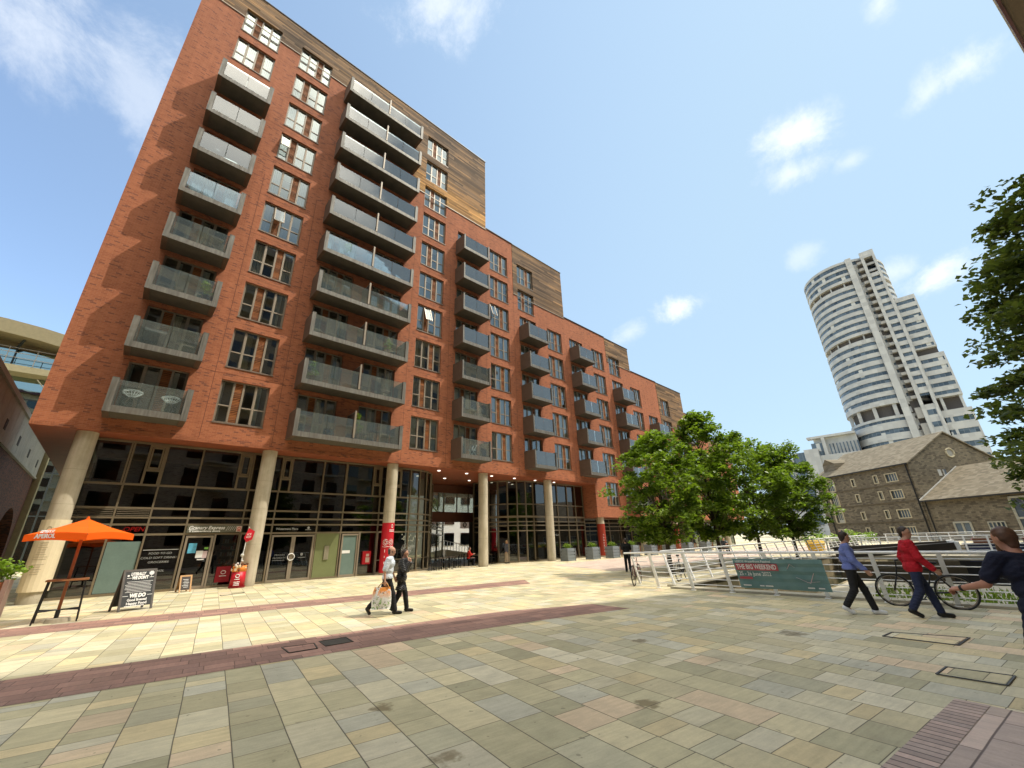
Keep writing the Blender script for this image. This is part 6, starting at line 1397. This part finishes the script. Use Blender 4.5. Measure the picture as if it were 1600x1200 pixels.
# man with carrier bag
J = walk(.25); J['face'] = (.15,1,-.12); J['elR'] = (.24,-.05,1.13); J['wrR'] = (.27,-.02,.88); J['elL'] = (-.25,.04,1.14); J['wrL'] = (-.24,.16,.92); J['anR'] = (.09,-.44,.22); J['toeR'] = (.10,-.40,.075); J['knR'] = (.095,-.12,.52)
man, A_, sc_ = person('balding man in a pale blue shirt and black trousers walking with a carrier bag', (5.62,11.02), WR, J, dict(top=cloth('pale_blue_shirt',(.62,.68,.74)), trousers=cloth('black_trousers',(.018,.018,.02)), shoes=M_SHB, hem=-.03, hair='low'), M_HAIRG, 1.63, .013, sleeve=.42)
J = walk(.2); J['elL'] = (-.24,.12,1.16); J['wrL'] = (-.10,.25,1.38); J['hdL'] = (.3,-.1,1); J['pnL'] = (0,-1,0); J['thL'] = (1,0,0); J['elR'] = (.23,.12,1.16); J['wrR'] = (.10,.20,1.40); J['hdR'] = (-.2,-.05,1); J['pnR'] = (-.2,-1,0); J['thR'] = (-1,0,0); J['face'] = (.2,1,-.05)
pufm = plain('black_puffer', (.020,.020,.022), .32, 0, .2, 6)
person('woman in a long black quilted coat walking beside the man with the bag', (6.08,11.12), WR, J, dict(top=pufm, trousers=cloth('black_leggings',(.016,.016,.018)), shoes=M_SHB, hem=-.34, puff=.035, topname='quilted_coat'), M_HAIRD, 1.55, .013, female=True, sleeve=.93, wr=.011, hairlen=.02)
# carrier bag, hung from the man's right hand
hw = man.matrix_basis @ Vector((A_['wrR']*sc_).tolist()); bz = hw.z-.12
BG = thing('carrier_bag', 'white carrier bag with an orange and green print carried by the balding man', 'bag', (hw.x,hw.y,bz-.52))
bxv = Vector((WR.x,WR.y,0)).normalized(); byv = Vector((-bxv.y,bxv.x,0))
def bgp(a, b, c): p = Vector((hw.x,hw.y,bz))+bxv*(a-.05)+byv*c; return Vector((p.x,p.y,bz-b))
M_BAG = NT('printed_bag'); _tc = M_BAG.node('ShaderNodeTexCoord').outputs['Object']; _zz = M_BAG.sep(_tc)[2]; _n1 = M_BAG.noise(_tc,11,2); _n2 = M_BAG.noise(_tc,17,3); _vv = M_BAG.noise(_tc,26,2)
_c = M_BAG.mix(M_BAG.math('MULTIPLY',M_BAG.maprange(_n1,.40,.52),M_BAG.maprange(_zz,.20,.42,0,1)),(.72,.72,.70),(.75,.28,.06)); _c = M_BAG.mix(M_BAG.math('MULTIPLY',M_BAG.maprange(_n2,.55,.6),M_BAG.maprange(_zz,.36,.12,0,1)),_c,(.16,.34,.05)); _c = M_BAG.mix(M_BAG.maprange(_vv,.63,.66),_c,(.08,.08,.07)); M_BAG.principled(_c,.4); M_BAG = M_BAG.m
m = MB(); rows_ = []; 
for b, wd, dp in ((.02,.19,.02),(.14,.23,.06),(.30,.245,.085),(.46,.24,.09),(.52,.23,.07)):
    rows_.append([bgp(wd*math.cos(q),b,dp*math.sin(q)) for q in [k*2*math.pi/16 for k in range(16)]])
vs = [p for rr in rows_ for p in rr]; fs = [(i*16+k,(i+1)*16+k,(i+1)*16+(k+1)%16,i*16+(k+1)%16) for i in range(4) for k in range(16)]+[tuple(4*16+k for k in range(16))]
m.add(vs, fs); m.build('bag_body', M_BAG, BG, True)
m = MB()
for c_ in (-.02,.02): m.tube([bgp(-.11,.03,c_),bgp(-.05,-.05,c_*.6),bgp(.05,-.075,0),bgp(.12,-.05,c_*.6),bgp(.16,.03,c_)],.012,6)
m.build('handle', plain('bag_handle', (.6,.3,.1)), BG, True)
# man in black seen from behind
person('man in black tee shirt and black trousers walking away past the bicycle', (20.1,13.0), (.75,.66), walk(.10), dict(top=cloth('black_tee',(.012,.012,.013)), trousers=cloth('black_jeans',(.012,.012,.014)), shoes=M_SHB), M_HAIRD, 1.62, .018, sleeve=.4)
# two walkers by the railing
J = walk(.26); J['face'] = (-.3,1,-.1); person('man in a blue long sleeved shirt and black trousers walking past the near railing', (12.25,2.25), (.25,-.97), J, dict(top=cloth('blue_shirt',(.14,.18,.42)), trousers=cloth('black_chinos',(.02,.02,.022)), shoes=M_SHW), M_HAIRD, 1.66, .014, sleeve=.95)
J = walk(.24); J['face'] = (.7,1,-.1); person('man in a bright red jacket and dark jeans walking past the near railing', (12.5,1.22), (.35,-.94), J, dict(top=cloth('red_jacket',(.42,.012,.022)), trousers=cloth('dark_jeans',(.025,.032,.07)), shoes=M_SHB, hem=-.1, puff=.022, topname='jacket'), M_HAIRD, 1.72, .014, sleeve=.95)
# standing walker by the passage, seated person in red, terrace guest, figure on the quay
J = stand(); person('fair haired woman in a grey jacket standing at the mouth of the passage', (23.6,26.4), (.3,-.95), J, dict(top=cloth('grey_jacket',(.07,.07,.085)), trousers=cloth('beige_trousers',(.36,.28,.2)), shoes=M_SHB, hem=-.12, topname='jacket'), M_HAIRF, 1.7, .02, female=True, sleeve=.95, hairlen=.1)
def sit(): 
    return dict(pelvis=(0,0,.55), chest=(0,.03,.92), neck=(0,.05,1.10), head=(0,.09,1.24), face=(0,1,-.25), shL=(-.185,.04,1.03), shR=(.185,.04,1.03), hipL=(-.09,.02,.53), hipR=(.09,.02,.53), knL=(-.11,.45,.54), anL=(-.11,.42,.09), toeL=(-.12,.58,.04), knR=(.11,.45,.54), anR=(.11,.40,.09), toeR=(.12,.56,.04), elL=(-.25,.16,.80), wrL=(-.12,.42,.86), elR=(.25,.16,.80), wrR=(.12,.42,.86))
person('person in a bright red top seated at a cafe table by the fourth tall column', (20.2,26.9), (.9,-.43), sit(), dict(top=cloth('red_top',(.55,.03,.02)), trousers=cloth('dark_trousers',(.02,.02,.03)), shoes=M_SHB), M_HAIRB, 1.7, .02, sleeve=.7)
person('person in black seated on the terrace between the second and third basin trees', (40.3,16.0), (-.5,-.85), sit(), dict(top=cloth('black_top',(.014,.014,.016)), trousers=cloth('black_trousers_b',(.02,.02,.02)), shoes=M_SHB), M_HAIRD, 1.75, .024, sleeve=.9)
copy_thing(wc, (40.35,16.12,0), math.atan2(.5,-.85), 'wooden chair under the person in black on the terrace', 'terrace chairs')
copy_thing(cc_, (20.1,26.95,0), math.atan2(-.9,-.43), 'cafe chair under the seated person in red', 'cafe chairs')
person('person in dark clothes standing far off on the quay in front of the warehouse', (47.5,8.6), (-1,.1), stand(), dict(top=cloth('navy_coat',(.015,.017,.03)), trousers=cloth('dark_trousers_c',(.02,.02,.02)), shoes=M_SHB, hem=-.2), M_HAIRD, 1.7, .026, sleeve=.9)
# big man at the right edge, seen from behind, head turned to his left
J = dict(pelvis=(0,0,.94), chest=(0,.05,1.31), neck=(-.01,.075,1.49), head=(-.03,.11,1.62), face=(-.30,.95,-.05), shL=(-.215,.06,1.43), shR=(.215,.05,1.42), hipL=(-.10,0,.90), hipR=(.10,0,.90), knL=(-.11,.18,.50), anL=(-.11,.10,.09), toeL=(-.13,.26,.04), knR=(.11,.04,.49), anR=(.11,-.32,.20), toeR=(.12,-.24,.06),
         elL=(-.33,.16,1.17), wrL=(-.44,.40,1.10), elR=(.30,-.02,1.15), wrR=(.30,.18,1.0), hdL=(-.35,.85,-.1), pnL=(.35,.2,-1), thL=(.6,.3,.5))
rm, Ar, scr = person('bearded man in navy tee shirt and shorts at the right edge', (7.0,-.21), (.82,.57), J, dict(top=cloth('navy_tee',(.010,.012,.026)), trousers=cloth('navy_shorts',(.012,.014,.032)), shoes=M_SHB, leg=.40, hem=-.06, puff=.022), M_HAIRB, 1.68, .0115, skin=M_SKIN2, sleeve=.36, hand_curl=.9)
hf = Ar['face']/np.linalg.norm(Ar['face'])
V, Fc = mesh_field([(Ar['head']+hf*.05-np.array([0,0,.07]), Ar['head']+hf*.06-np.array([0,0,.10]), .052, .045)], .01, .01); me = bpy.data.meshes.new('beard'); me.from_pydata((V*scr).tolist(), [], [tuple(map(int,f)) for f in Fc]); me.materials.append(M_HAIRB); o = bpy.data.objects.new('beard', me); COL.objects.link(o); o.parent = rm
wv = Ar['wrL']*scr; dv = (Ar['wrL']-Ar['elL']); dv /= np.linalg.norm(dv)
WT = MB(); WT.cyl(tuple(wv-dv*.035), tuple(wv-dv*.008), .034*scr, .033*scr, 14); WT.build('watch', M_BLACK, rm, True, world=False)

# white wire chairs and furniture on the balconies
def bucket(label, x, y, z, rz):
    t = thing('wire_chair', label, 'chair', (x,y,z), rz, 'white wire chairs on the lowest left balcony'); m = MB(); n = 18
    rim = [(.36*math.cos(a), .30*math.sin(a), .52+.16*(1 if math.sin(a) > 0 else .3)*abs(math.sin(a))) for a in [k*2*math.pi/n for k in range(n)]]
    m.tube(rim, .016, 6, closed=True); bot = (0,0,.30)
    for k in range(n):
        p = Vector(rim[k]); mid = p.lerp(Vector(bot),.5)-Vector((0,0,.05)); q = Vector((.1*math.cos(k*2*math.pi/n),.08*math.sin(k*2*math.pi/n),.30)); m.tube([p,mid,q],.008,4)
    for f_ in (.35,.7): m.tube([Vector(p).lerp(Vector(bot),f_)-Vector((0,0,.045)) for p in rim],.008,4,closed=True)
    m.build('wire_shell', M_WHITE, t, True, world=False); l = MB()
    for k in range(4): a = k*math.pi/2+.78; l.bar((.06*math.cos(a),.06*math.sin(a),.3),(.22*math.cos(a),.22*math.sin(a),0),.018)
    l.build('legs', M_FRAME, t, False, world=False)
BZ1 = 7.56
bucket('left one of the two white wire chairs on the lowest left balcony', -.72, 23.85, BZ1+.25, 0); bucket('right one of the two white wire chairs on the lowest left balcony', .62, 23.85, BZ1+.22, 0)
gt = table_proto('garden_table', 'small dark garden table on the lowest wide balcony', M_BLACK, M_BLACK, .28, .7); gt.location = (10.6,23.9,BZ1)
for x, rz in ((9.9,-1.4),(11.3,1.4),(7.9,.2)): copy_thing(cc_, (x,23.95,BZ1), rz, {9.9:'dark chair left of the garden table on the lowest wide balcony',11.3:'dark chair right of the garden table on the lowest wide balcony',7.9:'lone dark chair on the left half of the lowest wide balcony'}[x], 'balcony chairs')
bb_ = thing('barbecue', 'dark covered barbecue on the second lowest left balcony', 'barbecue', (-.6,23.9,BZ1+PF)); m = MB(); m.box(-1.0,-.2,23.65,24.1,BZ1+PF+.25,BZ1+PF+.75); m.cyl((-1.0,23.87,BZ1+PF+.75),(-.2,23.87,BZ1+PF+.75),.22,n=12); m.build('hood', M_BLACK, bb_); m = MB()
for x in (-.95,-.25): m.bar((x,23.7,BZ1+PF),(x,23.7,BZ1+PF+.25),.05); m.bar((x,24.05,BZ1+PF),(x,24.05,BZ1+PF+.25),.05)
m.build('legs', M_BLACK, bb_)
fc = thing('folding_chair', 'pale folding chair on the lowest balcony right of the wide balconies', 'chair', (18.3,23.9,BZ1)); m = MB()
for y in (23.7,24.1): m.bar((18.0,y,BZ1),(18.5,y,BZ1+.85),.035); m.bar((18.5,y,BZ1),(18.05,y,BZ1+.5),.035)
m.box(18.05,18.45,23.7,24.1,BZ1+.44,BZ1+.47); m.build('frame', M_WHITE, fc)
def pot(label, x, z, h, seed):
    t = thing('potted_plant', label, 'potted plant', (x,23.75,z), 0, 'potted plants on the balconies'); MB().cyl((x,23.75,z),(x,23.75,z+.34),.13,.18,14).build('pot', plain('clay_pot', (.22,.10,.06), .8), t)
    r = random.Random(seed); leaves_obj('plant', [((x+r.uniform(-.15,.15),23.75+r.uniform(-.12,.12),z+.45+h*k/6),.2,26) for k in range(7)], .09, M_LEAF, t, seed); return t
for lab, x, f, h in (('tall leafy plant beside the divider on the lowest wide balcony',9.42,1,1.1),('leafy pot at the left end of the second lowest wide balcony',6.5,2,.7),('leafy pot on the third lowest wide balcony, right half',10.9,3,.6),('leafy pot on the third lowest left balcony',.8,3,.7),('leafy pot on the fourth balcony up, right of the wide balconies',18.9,4,.8),('leafy pot on the fifth wide balcony up',7.4,5,.75)):
    pot(lab, x, BZ1+(f-1)*PF, h, int(x*10)+f)
for x, f in ((7.0,4),(10.4,6),(11.2,2),(17.6,3),(18.8,6),(25.4,2),(25.9,4),(.3,4),(-.5,6),(7.9,8),(33.2,3)): copy_thing(cc_, (x,23.95,BZ1+(f-1)*PF), x*2.1, 'dark chair standing on one of the upper balconies', 'chairs on the upper balconies')
for o in bpy.data.objects:
    if '_o' in o: del o['_o']
